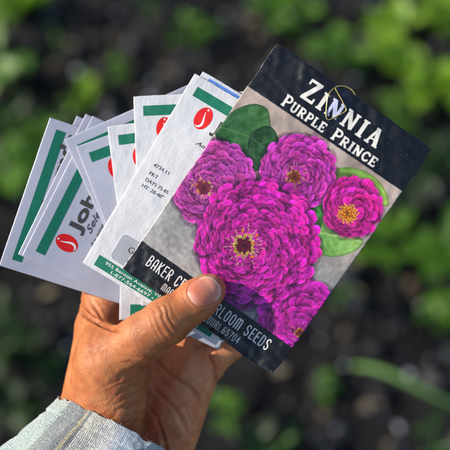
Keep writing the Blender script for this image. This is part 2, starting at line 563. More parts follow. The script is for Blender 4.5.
def envelope(W, H, fn, mat, parent, du, r=0.3, colors_fn=None, rag=0.0):
    nu = int(W / du) + 1; nv = int(H / du) + 1; K = 6
    u = np.linspace(0, W, nu); v = np.linspace(0, H, nv)
    th = np.arange(1, K + 1) / K * math.pi
    eu = r * np.sin(th); dz = r * (1 - np.cos(th))
    U = np.concatenate([-eu[::-1], u, W + eu]); DU = np.concatenate([dz[::-1], u * 0, dz])
    Vv = np.concatenate([-eu[::-1], v, H + eu]); DV = np.concatenate([dz[::-1], v * 0, dz])
    UU, VV = np.meshgrid(U, Vv, indexing='ij'); D = np.maximum(*np.meshgrid(DU, DV, indexing='ij'))
    m, h = fn(np.clip(UU, 0, W), np.clip(VV, 0, H))
    Z = m + h - D
    XX, YY = worn(UU, VV, W, H, rag)
    A = np.stack([XX, YY, Z], -1).reshape(-1, 3)
    F1 = grid_faces(len(U), len(Vv), 0, True)
    # back sheet
    nb, mb = 40, 50
    u2, v2 = np.meshgrid(np.linspace(0, W, nb), np.linspace(0, H, mb), indexing='ij')
    m2, h2 = fn(u2, v2)
    bx_, by_ = worn(u2, v2, W, H, rag)
    B = np.stack([bx_, by_, m2 - h2 * 0.5 - 2 * r], -1).reshape(-1, 3)
    F2 = grid_faces(nb, mb, len(A), False)
    cols = None
    if colors_fn is not None:
        cols = np.concatenate([colors_fn(np.clip(UU, 0, W), np.clip(VV, 0, H)).reshape(-1, 3), np.full((len(B), 3), 0.5)])
    return mesh_obj('envelope', np.concatenate([A, B]) * 0.001, np.concatenate([F1, F2]), mat, parent, colors=cols)


# ---- flat print pieces that follow the paper: lists of (verts uv, faces)
_txt = {}


def text_geo(s, bold=0.0, shear=0.0):
    key = (s, bold, shear)
    if key in _txt: return _txt[key]
    cu = bpy.data.curves.new('t', 'FONT'); cu.body = s; cu.size = 1; cu.offset = bold; cu.shear = shear
    cu.resolution_u = 3; cu.fill_mode = 'FRONT'
    o = bpy.data.objects.new('t', cu); COL.objects.link(o)
    dg = bpy.context.evaluated_depsgraph_get()
    me = bpy.data.meshes.new_from_object(o.evaluated_get(dg))
    V = np.array([v.co[:2] for v in me.vertices]); F = [tuple(p.vertices) for p in me.polygons]
    bpy.data.objects.remove(o); bpy.data.curves.remove(cu); bpy.data.meshes.remove(me)
    _txt[key] = (V, F)
    return V, F


def put_text(s, u, v, h=None, w=None, bold=0.0, shear=0.0):
    """left end u, baseline v (mm), cap height h, optional full width w"""
    V, F = text_geo(s, bold, shear)
    cap = 0.729
    sy = h / cap; sx = sy if w is None else w / (V[:, 0].max() - V[:, 0].min())
    return np.stack([u + (V[:, 0] - V[:, 0].min()) * sx, v - V[:, 1] * sy], -1), F


def rect(u0, v0, u1, v1, rr=0.0, step=0.6):
    if rr <= 0:
        nu = max(2, int((u1 - u0) / step)); nv = max(2, int((v1 - v0) / step))
        a, b = np.meshgrid(np.linspace(u0, u1, nu), np.linspace(v0, v1, nv), indexing='ij')
        return np.stack([a, b], -1).reshape(-1, 2), [tuple(x) for x in grid_faces(nu, nv, 0, True).tolist()]
    # rounded: rings towards the centre
    pts = []
    for (cx, cy, a0) in ((u1 - rr, v1 - rr, 0), (u0 + rr, v1 - rr, 90), (u0 + rr, v0 + rr, 180), (u1 - rr, v0 + rr, 270)):
        for k in range(7):
            a = R(a0 + k * 15); pts.append((cx + rr * math.cos(a), cy + rr * math.sin(a)))
    return disc_from(np.array(pts), 40)


def disc_from(ring, n=8):
    c = ring.mean(0); m = len(ring)
    V = [c[None]] + [c + (ring - c) * (k / n) for k in range(1, n + 1)]
    F = [(0, 1 + (i + 1) % m, 1 + i) for i in range(m)]
    for k in range(n - 1):
        a = 1 + k * m; b = a + m
        F += [(a + i, a + (i + 1) % m, b + (i + 1) % m, b + i) for i in range(m)]
    return np.concatenate(V), F


def ellipse(cu, cv, a, b, rot, n=28):
    t = np.linspace(0, 2 * math.pi, n, endpoint=False); c, s = math.cos(R(rot)), math.sin(R(rot))
    x = a * np.cos(t); y = b * np.sin(t)
    return disc_from(np.stack([cu + x * c - y * s, cv + x * s + y * c], -1), 4)


def swoosh(pts, ws):
    A = np.array(pts, float); n = 20
    t = np.linspace(0, len(A) - 1, n); C = np.stack([np.interp(t, range(len(A)), A[:, k]) for k in (0, 1)], -1)
    for _ in range(5): C[1:-1] = (C[:-2] + 2 * C[1:-1] + C[2:]) / 4
    w = np.interp(t, range(len(A)), ws)
    T = np.gradient(C, axis=0); T /= np.linalg.norm(T, axis=1)[:, None]; N = np.stack([-T[:, 1], T[:, 0]], -1)
    V = np.stack([C - N * w[:, None] / 2, C + N * w[:, None] / 2], 1).reshape(-1, 2)
    return V, [(2 * i, 2 * i + 1, 2 * i + 3, 2 * i + 2) for i in range(n - 1)]


def print_obj(name, pieces, fn, lift, mat, parent):
    Vs = []; Fs = []; k = 0
    for V, F in pieces:
        Vs.append(V); Fs += [tuple(i + k for i in f) for f in F]; k += len(V)
    V = np.concatenate(Vs)
    m, h = fn(V[:, 0], V[:, 1])
    o = mesh_obj(name, np.stack([V[:, 0], -V[:, 1], m + h + lift], -1) * 0.001, Fs, mat, parent, smooth=False)
    return o


X = MM    # layouts below are measured in photo pixels on the packet and scaled to mm
PW, PH = 159 * X, 222 * X


def white_packet(tlx, tly, ang, z0, ax, label, seed, crink=True, band=None, W=PW, H=PH, ay=0.0, full=True, small=True, bend=0.0, td=0.0):
    root = empty('seed_packet', packet_frame(tlx, tly, ang, z0, ax, ay), label=label, cat='seed packet', group='white seed packets with green bands in the fan')
    fn = surf_fn(W, H, seed, 0.35, 0.34 if crink else 0.36, 0.13 if crink else 0.03, bend)
    mat = M_PAPER if crink else M_SMOOTH
    envelope(W, H, fn, mat, root, 0.6, r=0.34, rag=0.14 if crink else 0.05)
    L = 0.055
    print_obj('green_band' if band is None else 'blue_shade_strip', [rect(9 * X, (9.5 if band is None else 2.2) * X, 150 * X, (19.8 if band is None else 7) * X)], fn, L, band or M_GREEN, root)  # the blue variant is shade put on as a coloured strip
    if not full: return root
    print_obj('address_band', [rect(10.5 * X, H - 15.5 * X, 150 * X, H - 3.7 * X)], fn, L, M_GREEN, root)
    lg = print_obj('bean_logo', [ellipse(30.3 * X, 34 * X, 12 * X, 8.6 * X, 93)], fn, L, M_RED, root)
    print_obj('logo_mark', [swoosh([(29.3 * X, 27.5 * X), (30.4 * X, 32.5 * X), (32.3 * X, 37.5 * X), (32.0 * X, 42 * X), (28.4 * X, 44.6 * X), (26.2 * X, 43.2 * X)], [0.25, 0.6, 0.95, 1.1, 0.8, 0.2]),
                            ellipse(30.6 * X, 24.4 * X, 0.5, 0.5, 0, 10)], fn, L + 0.03, M_WHITE, lg)
    print_obj('name_lettering', [
        put_text("Johnny's", 43 * X, 40.5 * X + td, 13.2 * X, 107 * X, bold=0.035),
        put_text("Selected Seeds", 49 * X, 51.5 * X, 7 * X, 88 * X, bold=0.004, shear=0.45),
        put_text("An employee-owned company", 37 * X, 60 * X, 4.3 * X, 104 * X, bold=0.002, shear=0.3)], fn, L + 0.055, M_DARK, root)
    if not small: return root
    print_obj('variety_lettering', [
        put_text("4734.11", 11 * X, 101 * X, 3.9 * X, 18 * X), put_text("PKT", 11.5 * X, 110.5 * X, 3.9 * X, 10 * X),
        put_text("DAYS 75-85", 11.5 * X, 118 * X, 3.9 * X, 27 * X), put_text('HT: 28-40"', 11.5 * X, 125 * X, 3.9 * X, 25 * X)], fn, L + 0.055, M_DARK, root)
    print_obj('germination_lettering', [
        put_text("Germination", 33 * X, 189 * X, 7.0 * X, 50 * X, bold=0.002)], fn, L + 0.075, M_DARK, root)
    print_obj('information_box', [rect(20.5 * X, 174 * X, 140 * X, 203.5 * X, 5 * X)], fn, L + 0.035, M_BOX, root)
    print_obj('box_outline', [rect(19.7 * X, 173.2 * X, 140.8 * X, 204.3 * X, 5.8 * X)], fn, L + 0.015, M_WHITE, root)
    print_obj('address_lettering', [
        put_text("955 Benton Avenue, Winslow, Maine 04901", 20 * X, H - 10.3 * X, 3.5 * X, 122 * X, bold=0.006),
        put_text("1-877-564-6697 \u2022 Johnnyseeds.com", 30 * X, H - 5.0 * X, 3.5 * X, 104 * X, bold=0.006)], fn, L + 0.055, M_WHITE, root)
    return root


A_ = -0.18
PACKS = [
    # tlx, tly, angle of top edge, z0, slope, crinkled, height px, label
    (14, 257, 66, -23.9, A_, False, 222, 'rearmost white packet, showing only a pale corner above the leftmost packet'),
    (0, 265, 71.3, -22.5, A_, False, 222, 'leftmost white packet, green stripe along its left side and end of a name showing'),
    (19, 254, 64.5, -21.1, A_, False, 222, 'thin sliver of white packet between the leftmost one and the one reading Joh'),
    (23, 255, 63.3, -19.7, A_, False, 222, 'white packet tilted left with whole red bean logo and grey Joh lettering'),
    (65, 140, 24.5, -14.9, -0.1, False, 222, 'white packet leaning right, thin green sliver under its long slanting top edge'),
    (77, 147, 20.5, -13.6, -0.1, False, 222, 'white packet leaning right with short green stripe and sliver of red bean logo'),
    (122.5, 165, -1, -8.8, 0.03, True, 158, 'white packet whose bottom corner with a small green block shows above the thumb'),
    (108, 127, 7, -7.6, 0.05, True, 166, 'crinkled white packet, narrow strip with green block left of the tall upright packet'),
    (134, 97, 2.2, -6.0, 0.06, True, 212, 'tall upright crinkled white packet with half of a red bean logo'),
    (203, 72, -31, -4.6, 0.12, True, 222, 'white packet with painted blue shade peeking out above the front white packet'),
    (195, 74, -31, -3.0, 0.12, True, 222, 'frontmost white packet tilted right, red bean logo on top and address band below'),
]
for i, (x, y, a, z, s, cr, hh, lab) in enumerate(PACKS):
    white_packet(x, y, a, z, s, lab, 40 + i, crink=cr, band=M_BLUE_SHADE if i == 9 else None, H=hh * X, small=(i == 10), bend=0.0006 if i < 4 else 0.0, td=-8.5 * X if i == 1 else 0.0)

# ------------------------------------------------------------------ flower packet: the printed picture
S = 3.3                                         # cells per photo pixel
NU, NV = int(183 * S), int(271 * S)
cu_, cv_ = np.meshgrid((np.arange(NU) + 0.5) / S, (np.arange(NV) + 0.5) / S, indexing='ij')
IMG = np.zeros((NU, NV, 3))


def C(*c): return np.array(c, float) / 255      # painted in display values, turned linear at the end


def blend(mask, col, sl=(slice(None), slice(None))):
    m = mask[..., None]; IMG[sl] = IMG[sl] * (1 - m) + col * m


def box(u0, v0, u1, v1):
    a = max(0, int(u0 * S)); b = min(NU, int(u1 * S) + 1); c = max(0, int(v0 * S)); d = min(NV, int(v1 * S) + 1)
    return (slice(a, b), slice(c, d)) if a < b and c < d else None


# stone
n1 = fbm(cu_ / 26, cv_ / 26, 21, 5); n2 = fbm(cu_ / 3.2, cv_ / 3.2, 30, 4)
top = C(176, 160, 150) + (n1[..., None] - 0.5) * np.array([0.42, 0.40, 0.38])
bot = C(150, 148, 146) + (n1[..., None] - 0.5) * 0.28 + (n2[..., None] - 0.5) * 0.20
f = np.clip((cv_ - 110) / 50, 0, 1)[..., None]
IMG[:] = top * (1 - f) + bot * f


def blob(poly, base, tip, vein=None, seed=0):
    """leaf: polygon (px) -> filled with gradient along the first->middle axis"""
    poly = np.array(poly, float)
    # smooth closed outline
    n = len(poly); t = np.linspace(0, n, 90, endpoint=False); i = t.astype(int); fr = (t - i)[:, None]
    g_ = lambda k: poly[(i + k) % n]
    Q = 0.5 * ((2 * g_(0)) + (-g_(-1) + g_(1)) * fr + (2 * g_(-1) - 5 * g_(0) + 4 * g_(1) - g_(2)) * fr ** 2 + (-g_(-1) + 3 * g_(0) - 3 * g_(1) + g_(2)) * fr ** 3)
    sl = box(Q[:, 0].min() - 1, Q[:, 1].min() - 1, Q[:, 0].max() + 1, Q[:, 1].max() + 1)
    if sl is None: return
    uu = cu_[sl]; vv = cv_[sl]
    ins = np.zeros(uu.shape, bool); dmin = np.full(uu.shape, 1e9)
    for k in range(len(Q)):
        a = Q[k]; b = Q[(k + 1) % len(Q)]
        c = ((a[1] > vv) != (b[1] > vv)) & (uu < (b[0] - a[0]) * (vv - a[1]) / (b[1] - a[1] + 1e-12) + a[0]); ins ^= c
        ab = b - a; tt = np.clip(((uu - a[0]) * ab[0] + (vv - a[1]) * ab[1]) / (ab @ ab + 1e-9), 0, 1)
        dmin = np.minimum(dmin, np.hypot(uu - a[0] - tt * ab[0], vv - a[1] - tt * ab[1]))
    sd_ = np.where(ins, dmin, -dmin); mask = np.clip(sd_ * S + 0.5, 0, 1)
    p0 = poly[0]; p1 = poly[n // 2]; ax = (p1 - p0) / np.linalg.norm(p1 - p0); L = np.linalg.norm(p1 - p0)
    s = np.clip(((uu - p0[0]) * ax[0] + (vv - p0[1]) * ax[1]) / L, 0, 1); tq = (-(uu - p0[0]) * ax[1] + (vv - p0[1]) * ax[0])
    col = base * (1 - s[..., None]) + tip * s[..., None]
    nz = fbm(uu / 5, vv / 5, 50 + seed, 3)[..., None] - 0.5
    col = col + nz * 0.22
    if vein is not None:
        vl = np.exp(-(tq / 0.7) ** 2) + 0.45 * np.exp(-((((s * L - np.abs(tq) * 0.9) % 8) - 4) / 0.6) ** 2) * np.clip(np.abs(tq) / 2, 0, 1)
        col = col + np.clip(vl, 0, 1)[..., None] * (vein - col) * 0.6
    col = col * (0.72 + 0.28 * np.clip(sd_ / 2.2, 0, 1))[..., None]
    blend(mask, np.clip(col, 0, 1), sl)


G1, G2, G3 = C(40, 92, 40), C(92, 150, 52), C(128, 178, 70)
blob([(-4, 100), (2, 78), (14, 62), (28, 58), (38, 66), (52, 84), (60, 104), (48, 120), (24, 118), (6, 112)], C(30, 82, 38), C(62, 112, 52), C(90, 140, 70), 1)
blob([(30, 90), (38, 72), (52, 74), (66, 92), (62, 110), (44, 112)], C(24, 62, 30), C(44, 92, 40), C(70, 120, 60), 2)
blob([(112, 80), (120, 66), (136, 56), (154, 54), (172, 60), (180, 70), (168, 74), (150, 80), (128, 88)], C(96, 150, 60), C(150, 186, 80), C(170, 200, 100), 3)
blob([(84, 62), (92, 54), (104, 58), (106, 68), (98, 72), (88, 70)], C(52, 104, 48), C(80, 130, 60), None, 4)
blob([(128, 134), (136, 118), (152, 110), (170, 110), (181, 112), (178, 126), (166, 140), (150, 147), (136, 145)], C(92, 152, 66), C(150, 194, 100), C(190, 218, 150), 5)
blob([(104, 102), (112, 96), (128, 104), (138, 122), (142, 144), (134, 150), (126, 132), (112, 116)], C(44, 110, 44), C(86, 150, 62), C(120, 176, 90), 6)
blob([(142, 158), (146, 148), (152, 150), (150, 164), (144, 170)], C(150, 180, 60), C(120, 160, 50), None, 7)


def petal(cx, cy, ang, r0, L, Wd, base, mid, rim, seed, blunt=0.62, sx=1.0, vein=0.10):
    ca, sa = math.cos(ang), math.sin(ang)
    x0 = cx + ca * r0; y0 = cy + sa * r0; x1 = x0 + ca * L; y1 = y0 + sa * L; w = Wd
    sl = box(min(x0, x1) - w, min(y0, y1) - w, max(x0, x1) + w, max(y0, y1) + w)
    if sl is None: return
    uu = cu_[sl] - x0; vv = cv_[sl] - y0
    s = (uu * ca + vv * sa) / L; t = -uu * sa + vv * ca
    sc = np.clip(s, 0, 1)
    half = Wd / 2 * np.where(sc < blunt, 0.30 + 0.70 * np.sin(sc / blunt * math.pi / 2) ** 1.1, np.clip(1 - (np.clip(sc - blunt, 0, 1) / (1 - blunt)) ** 2.6, 0, 1) ** 0.55)
    e = half - np.abs(t); inside = (s > 0) & (s < 1)
    mask = np.clip(e * S + 0.5, 0, 1) * inside
    # cast print shadow around the petal then the petal itself
    tn = t / (half + 1e-6)
    edge = np.clip(np.minimum(e, (1 - sc) * L) / (0.07 * Wd + 0.3), 0, 1)
    g1 = (np.clip(sc * 1.5, 0, 1) ** 0.8)[..., None]
    col = base * (1 - g1) + mid * g1
    col = col + (rim - col) * (0.5 * (1 - edge)[..., None] * np.clip(sc * 2 - 0.7, 0, 1)[..., None])
    col = col * (1 - vein * (0.5 + 0.5 * np.cos(tn * 13 + seed)) - 0.16 * np.exp(-(tn / 0.16) ** 2) * (sc > 0.3))[..., None] * (1 - 0.15 * np.clip(tn * math.cos(seed), -1, 1))[..., None]
    col = col * (0.93 + 0.14 * np.random.default_rng(int(seed * 1000) + 3).random())
    blend(mask, np.clip(col, 0, 1), sl)


def halo(cx, cy, ang, r0, L, Wd, amt):
    """printed dark gap behind a petal"""
    ca, sa = math.cos(ang), math.sin(ang); mx = cx + ca * (r0 + L * 0.62); my = cy + sa * (r0 + L * 0.62)
    sl = box(mx - L, my - L, mx + L, my + L)
    if sl is None: return
    uu = cu_[sl] - mx; vv = cv_[sl] - my; s = uu * ca + vv * sa; t = -uu * sa + vv * ca
    d = np.hypot(s / (L * 0.50), t / (Wd * 0.66)); m_ = amt * np.clip((1.12 - d) / 0.2, 0, 1)
    blend(m_, IMG[sl] * np.array([0.50, 0.30, 0.50]), sl)


def flower(oc, eye, Rr, rings, base, mid, rim, seed, size=1.0, squash=1.0, inner=0.17, tipvar=0.16):
    r = np.random.default_rng(seed); oc = np.array(oc, float); eye = np.array(eye, float)
    for k in range(rings):
        fo = 1 - (k / rings) * (1 - inner)
        rad = Rr * fo; c = eye + (oc - eye) * fo ** 1.3
        Lp = Rr * (0.26 * fo + 0.17) * size; n = int(max(9, 2 * math.pi * rad / (Lp * 0.54)))
        for j in range(n):
            a = (j + 0.5 * (k % 2) + r.uniform(-.34, .34)) / n * 2 * math.pi
            ra = rad * (1 + r.uniform(-.06, .06)); L = Lp * r.uniform(1.0, 1.45); W_ = Lp * 0.86 * r.uniform(0.7, 1.25)
            b = r.uniform(1 - tipvar, 1 + tipvar); hue = np.array([1 + r.uniform(-.05, .05), 1, 1 + r.uniform(-.08, .10)])
            inn = 0.78 + 0.22 * fo
            halo(c[0] + r.normal() * 1.2, c[1] + r.normal() * 1.2, a, ra - L, L, W_, 0.42)
            petal(c[0], c[1], a + r.normal() * 0.05, ra - L, L, W_, (base * 0.35 + mid * 0.45) * b * hue * inn, mid * b * hue * inn, rim, r.random() * 6, 0.7)
        

def eye_of(cx, cy, rr, n, seed, dark=C(92, 14, 40), streak=True, cols=None):
    r = np.random.default_rng(seed)
    cols = cols or [C(222, 206, 92), C(240, 226, 140), C(196, 176, 60), C(232, 190, 70)]
    if streak:
        for j in range(int(n * 1.4)):
            a = r.random() * 6.283; q = rr * r.uniform(1.05, 1.9)
            petal(cx, cy, a, q, rr * r.uniform(0.25, 0.6), rr * 0.12, C(214, 180, 110), C(224, 130, 170), C(230, 170, 180), 1)
    for j in range(14):
        a = j / 14 * 6.283; petal(cx, cy, a, 0, rr * 0.95, rr * 0.5, dark * 0.5, dark, dark * 1.3, j)
    for j in range(n * 2):
        a = r.random() * 6.283; q = rr * (0.1 + 0.6 * r.random()); petal(cx, cy, a, q, rr * 0.2, rr * 0.12, dark * 0.45, dark * 1.25, dark * 1.7, j)
    for j in range(n):
        a = (j + r.uniform(-.4, .4)) / n * 6.283; q = rr * r.uniform(0.78, 1.25)
        c = cols[r.integers(len(cols))]
        x = cx + math.cos(a) * q; y = cy + math.sin(a) * q
        for b in range(4):
            petal(x, y, a + b * 1.57 + r.random(), 0, rr * 0.19, rr * 0.13, c * 0.75, c, c * 1.1, 0)


B0, M0, R0 = C(140, 4, 108), C(238, 30, 186), C(252, 138, 222)
# dim flower below
flower((110, 215), (110, 208), 24, 5, C(60, 4, 62), C(150, 20, 128), C(184, 70, 166), 5, 1.0)
# lower right flower
flower((174, 210), (180, 222), 42, 7, C(110, 6, 100), C(226, 34, 186), C(246, 134, 222), 6, 1.05)
eye_of(181, 221, 5.0, 12, 33, C(120, 50, 30), True, [C(240, 160, 50), C(226, 190, 80)])
# left flower
flower((25, 148), (21, 158), 44, 8, C(130, 24, 108), C(226, 72, 192), C(250, 162, 226), 7, 1.1)
eye_of(20.8, 158, 7.5, 16, 8, C(110, 30, 50), True, [C(226, 150, 60), C(236, 190, 110), C(210, 110, 50)])
# top flower
flower((89, 91), (89, 98), 37, 8, C(130, 16, 110), C(228, 60, 194), C(250, 152, 224), 9, 1.0)
eye_of(89, 98, 6.5, 16, 10, C(120, 50, 30), True, [C(226, 196, 70), C(196, 160, 50), C(160, 110, 40)])
# right flower
flower((153, 90), (151, 98), 30, 5, C(170, 6, 120), C(248, 34, 176), C(255, 120, 206), 11, 1.3, inner=0.36)
eye_of(152.5, 98, 7.5, 20, 12, C(190, 96, 20), False, [C(240, 170, 30), C(250, 196, 50), C(220, 140, 20)])
for j in range(40):
    a = j * 2.4; q = 9 * math.sqrt(j / 40); petal(152.5 + math.cos(a) * q, 98 + math.sin(a) * q, a, 0, 2.4, 1.6, C(196, 110, 14), C(246, 180, 40), C(255, 215, 90), j)
# main flower
flower((95.5, 171), (86, 183), 62, 16, B0, M0, R0, 13, 0.60, inner=0.18)
eye_of(87, 182, 9.5, 30, 14)
for (du, dv) in ((-9, -9), (8, -8), (11, 6), (4, -13)):
    petal(87 + du, 182 + dv, 1 + du, 0, 4.5, 2.4, C(230, 90, 30), C(248, 140, 50), C(250, 170, 80), 0)


# ---- drawn capitals
def seg_mask(x0, y0, x1, y1, w, sl, cap=0):
    uu = cu_[sl]; vv = cv_[sl]; L = math.hypot(x1 - x0, y1 - y0) + 1e-9; dx, dy = (x1 - x0) / L, (y1 - y0) / L
    s = (uu - x0) * dx + (vv - y0) * dy; t = -(uu - x0) * dy + (vv - y0) * dx
    if cap:
        sc = np.clip(s, 0, L); return np.clip((w / 2 - np.hypot(s - sc, t)) * S + 0.5, 0, 1)
    return np.clip((w / 2 - np.abs(t)) * S + 0.5, 0, 1) * np.clip((s + 0.01) * S + 0.5, 0, 1) * np.clip((L - s) * S + 0.5, 0, 1)


def arc(cx, cy, rx, ry, a0, a1, n=10):
    return [(cx + rx * math.cos(R(a)), cy + ry * math.sin(R(a))) for a in np.linspace(a0, a1, n)]


# glyphs: list of (polyline, thickness factor); y up 0..1, x 0..w
def line(*p, t=1.0): return (list(p), t)


SLAB = {
    'Z': (0.62, [line((0.04, 0.93), (0.60, 0.93), t=.8), line((0.50, 0.90), (0.12, 0.10), t=1.25), line((0.02, 0.07), (0.60, 0.07), t=.8), line((0.06, 0.98), (0.06, 0.72), t=.55), line((0.58, 0.02), (0.58, 0.28), t=.55)]),
    'I': (0.34, [line((0.17, 0.05), (0.17, 0.95), t=1.25), line((0.0, 0.95), (0.34, 0.95), t=.6), line((0.0, 0.05), (0.34, 0.05), t=.6), line((0.06, 0.5), (0.28, 0.5), t=.45)]),
    'N': (0.74, [line((0.14, 0.05), (0.14, 0.95), t=.9), line((0.60, 0.05), (0.60, 0.95), t=.9), line((0.14, 0.95), (0.60, 0.05), t=1.2), line((0.0, 0.95), (0.24, 0.95), t=.6), line((0.48, 0.95), (0.74, 0.95), t=.6), line((0.0, 0.05), (0.28, 0.05), t=.6)]),
    'A': (0.72, [line((0.34, 0.97), (0.12, 0.05), t=.75), line((0.34, 0.97), (0.60, 0.05), t=1.25), line((0.2, 0.34), (0.52, 0.34), t=.5), line((0.0, 0.05), (0.26, 0.05), t=.6), line((0.46, 0.05), (0.74, 0.05), t=.6), line((0.22, 0.96), (0.44, 0.96), t=.6)]),
    'P': (0.60, [line((0.14, 0.05), (0.14, 0.95), t=1.1), line((0.0, 0.95), (0.30, 0.95), t=.65), line((0.0, 0.05), (0.28, 0.05), t=.65), (([(0.14, 0.94)] + arc(0.32, 0.70, 0.22, 0.24, 90, -90) + [(0.14, 0.46)]), .85)]),
    'R': (0.68, [line((0.14, 0.05), (0.14, 0.95), t=1.1), line((0.0, 0.95), (0.30, 0.95), t=.65), line((0.0, 0.05), (0.28, 0.05), t=.65), (([(0.14, 0.94)] + arc(0.32, 0.71, 0.22, 0.23, 90, -90) + [(0.14, 0.48)]), .85), line((0.30, 0.48), (0.56, 0.05), t=1.0), line((0.48, 0.05), (0.70, 0.05), t=.6)]),
    'U': (0.70, [([(0.15, 0.95)] + arc(0.35, 0.30, 0.20, 0.24, 180, 360) + [(0.55, 0.95)], 1.0), line((0.0, 0.95), (0.30, 0.95), t=.6), line((0.42, 0.95), (0.70, 0.95), t=.6)]),
    'L': (0.56, [line((0.14, 0.05), (0.14, 0.95), t=1.1), line((0.0, 0.95), (0.30, 0.95), t=.6), line((0.0, 0.06), (0.54, 0.06), t=.75), line((0.52, 0.02), (0.52, 0.3), t=.6)]),
    'E': (0.60, [line((0.14, 0.05), (0.14, 0.95), t=1.1), line((0.0, 0.94), (0.54, 0.94), t=.75), line((0.0, 0.06), (0.56, 0.06), t=.75), line((0.14, 0.5), (0.42, 0.5), t=.6), line((0.53, 0.98), (0.53, 0.74), t=.6), line((0.55, 0.02), (0.55, 0.27), t=.6), line((0.42, .62), (0.42, .38), t=.45)]),
    'C': (0.62, [(arc(0.34, 0.5, 0.27, 0.44, 40, 320, 16), 1.0), line((0.55, 0.98), (0.55, 0.66), t=.55)]),
}
a4 = lambda *k: arc(*k)
COND = {
    'A': (.40, [line((.06, 0), (.06, .62)), (arc(.20, .62, .14, .34, 180, 0), 1), line((.34, .62), (.34, 0)), line((.06, .34), (.34, .34), t=.8)]),
    'B': (.40, [line((.06, 0), (.06, .96)), (([(.06, .96)] + arc(.18, .74, .16, .22, 90, -90) + [(.06, .52)]), 1), (([(.06, .52)] + arc(.18, .26, .17, .26, 90, -90) + [(.06, 0)]), 1)]),
    'C': (.40, [(arc(.20, .70, .14, .26, 10, 180) + [(.06, .26)] + arc(.20, .26, .14, .26, 180, 350), 1)]),
    'D': (.40, [line((.06, 0), (.06, .96)), ([(.06, .96)] + arc(.14, .70, .20, .26, 90, 0) + arc(.14, .26, .20, .26, 0, -90) + [(.06, 0)], 1)]),
    'E': (.36, [line((.32, .96), (.06, .96)), line((.06, .96), (.06, 0)), line((.06, 0), (.33, 0)), line((.06, .5), (.28, .5))]),
    'F': (.34, [line((.32, .96), (.06, .96)), line((.06, .96), (.06, 0)), line((.06, .5), (.28, .5))]),
    'H': (.40, [line((.06, 0), (.06, .96)), line((.34, 0), (.34, .96)), line((.06, .46), (.34, .46))]),
    'I': (.12, [line((.06, 0), (.06, .96))]),
    'K': (.40, [line((.06, 0), (.06, .96)), line((.34, .96), (.08, .46)), line((.12, .52), (.35, 0))]),
    'L': (.34, [line((.06, .96), (.06, 0)), line((.06, 0), (.32, 0))]),
    'M': (.56, [line((.06, 0), (.06, .74)), (arc(.17, .74, .11, .22, 180, 0), 1), line((.28, .74), (.28, 0)), (arc(.39, .74, .11, .22, 180, 0), 1), line((.50, .74), (.50, 0))]),
    'N': (.40, [line((.06, 0), (.06, .66)), (arc(.20, .66, .14, .30, 180, 0), 1), line((.34, .66), (.34, 0))]),
    'O': (.40, [(arc(.20, .70, .14, .26, 0, 180) + arc(.20, .26, .14, .26, 180, 360) + [(.34, .70)], 1)]),
    'R': (.40, [line((.06, 0), (.06, .96)), (([(.06, .96)] + arc(.18, .72, .16, .24, 90, -90) + [(.06, .48)]), 1), line((.18, .48), (.35, 0))]),
    'S': (.40, [(arc(.20, .72, .14, .24, 20, 180) + [(.08, .60), (.32, .38)] + arc(.20, .25, .14, .25, 0, -165), 1)]),
    'U': (.40, [([(.06, .96), (.06, .26)] + arc(.20, .26, .14, .26, 180, 360) + [(.34, .96)], 1)]),
    '6': (.40, [([(.30, .90), (.20, .96), (.08, .80), (.06, .26)] + arc(.20, .24, .14, .24, 180, 360) + arc(.20, .30, .14, .22, 0, 180), 1)]),
    '5': (.40, [([(.32, .96), (.08, .96), (.07, .54)] + arc(.19, .28, .15, .28, 100, -150), 1)]),
    '7': (.36, [([(.04, .96), (.32, .96), (.14, 0)], 1)]),
    '0': (.40, [(arc(.20, .70, .14, .26, 0, 180) + arc(.20, .26, .14, .26, 180, 360) + [(.34, .70)], 1)]),
    '4': (.40, [([(.26, 0), (.26, .96), (.05, .28), (.36, .28)], 1)]),
    ' ': (.22, []), ',': (.12, [line((.07, .06), (.03, -.12))]),
}


def write(s, font, u0, u1, vb, h, wt, col, gap=0.10, cap=0, big=None, wear=0.0):
    """letters between u0 and u1, baseline vb; big: {index: height factor}"""
    big = big or {}
    tot = sum(font[c][0] * big.get(i, 1) + gap for i, c in enumerate(s)) - gap
    sx = (u1 - u0) / tot; x = u0; where = []
    for i, c in enumerate(s):
        w, st = font[c]; k = big.get(i, 1); hh = h * k; sl = box(x - 3, vb - hh - 3, x + w * sx * k + 3, vb + 4)
        where.append((x, x + w * sx * k))
        if sl is not None and st:
            m_ = np.zeros(cu_[sl].shape)
            for pl, t in st:
                Q = [(x + p[0] * sx * k, vb - p[1] * hh) for p in pl]
                for a, b in zip(Q[:-1], Q[1:]):
                    if math.hypot(a[0] - b[0], a[1] - b[1]) < 1e-4: continue
                    m_ = np.maximum(m_, seg_mask(*a, *b, wt * t * (0.5 + 0.5 * k), sl, cap or len(Q) > 2))
            if wear: m_ = m_ * np.clip(1.35 - wear * fbm(cu_[sl] / 1.2, cv_[sl] / 1.2, 61, 3), 0, 1)
            blend(m_, col, sl)
        x += (w * k + gap) * sx
    return where


def px_uv0(x, y): return (.822 * (x - 277) + .569 * (y - 44), -.569 * (x - 277) + .822 * (y - 44))


# black bands
BK = C(15, 18, 24)
edge_n = (fbm(cu_ / 2, cv_ * 0, 71, 2) - 0.5) * 0.5
blend(np.clip((50.3 + edge_n - cv_) * S, 0, 1), BK + (fbm(cu_ / 7, cv_ / 7, 72, 4)[..., None] - 0.5) * 0.06)
blend(np.clip((cv_ - 237 + edge_n) * S, 0, 1), C(12, 12, 13) + (fbm(cu_ / 7, cv_ / 7, 73, 4)[..., None] - 0.5) * 0.06)
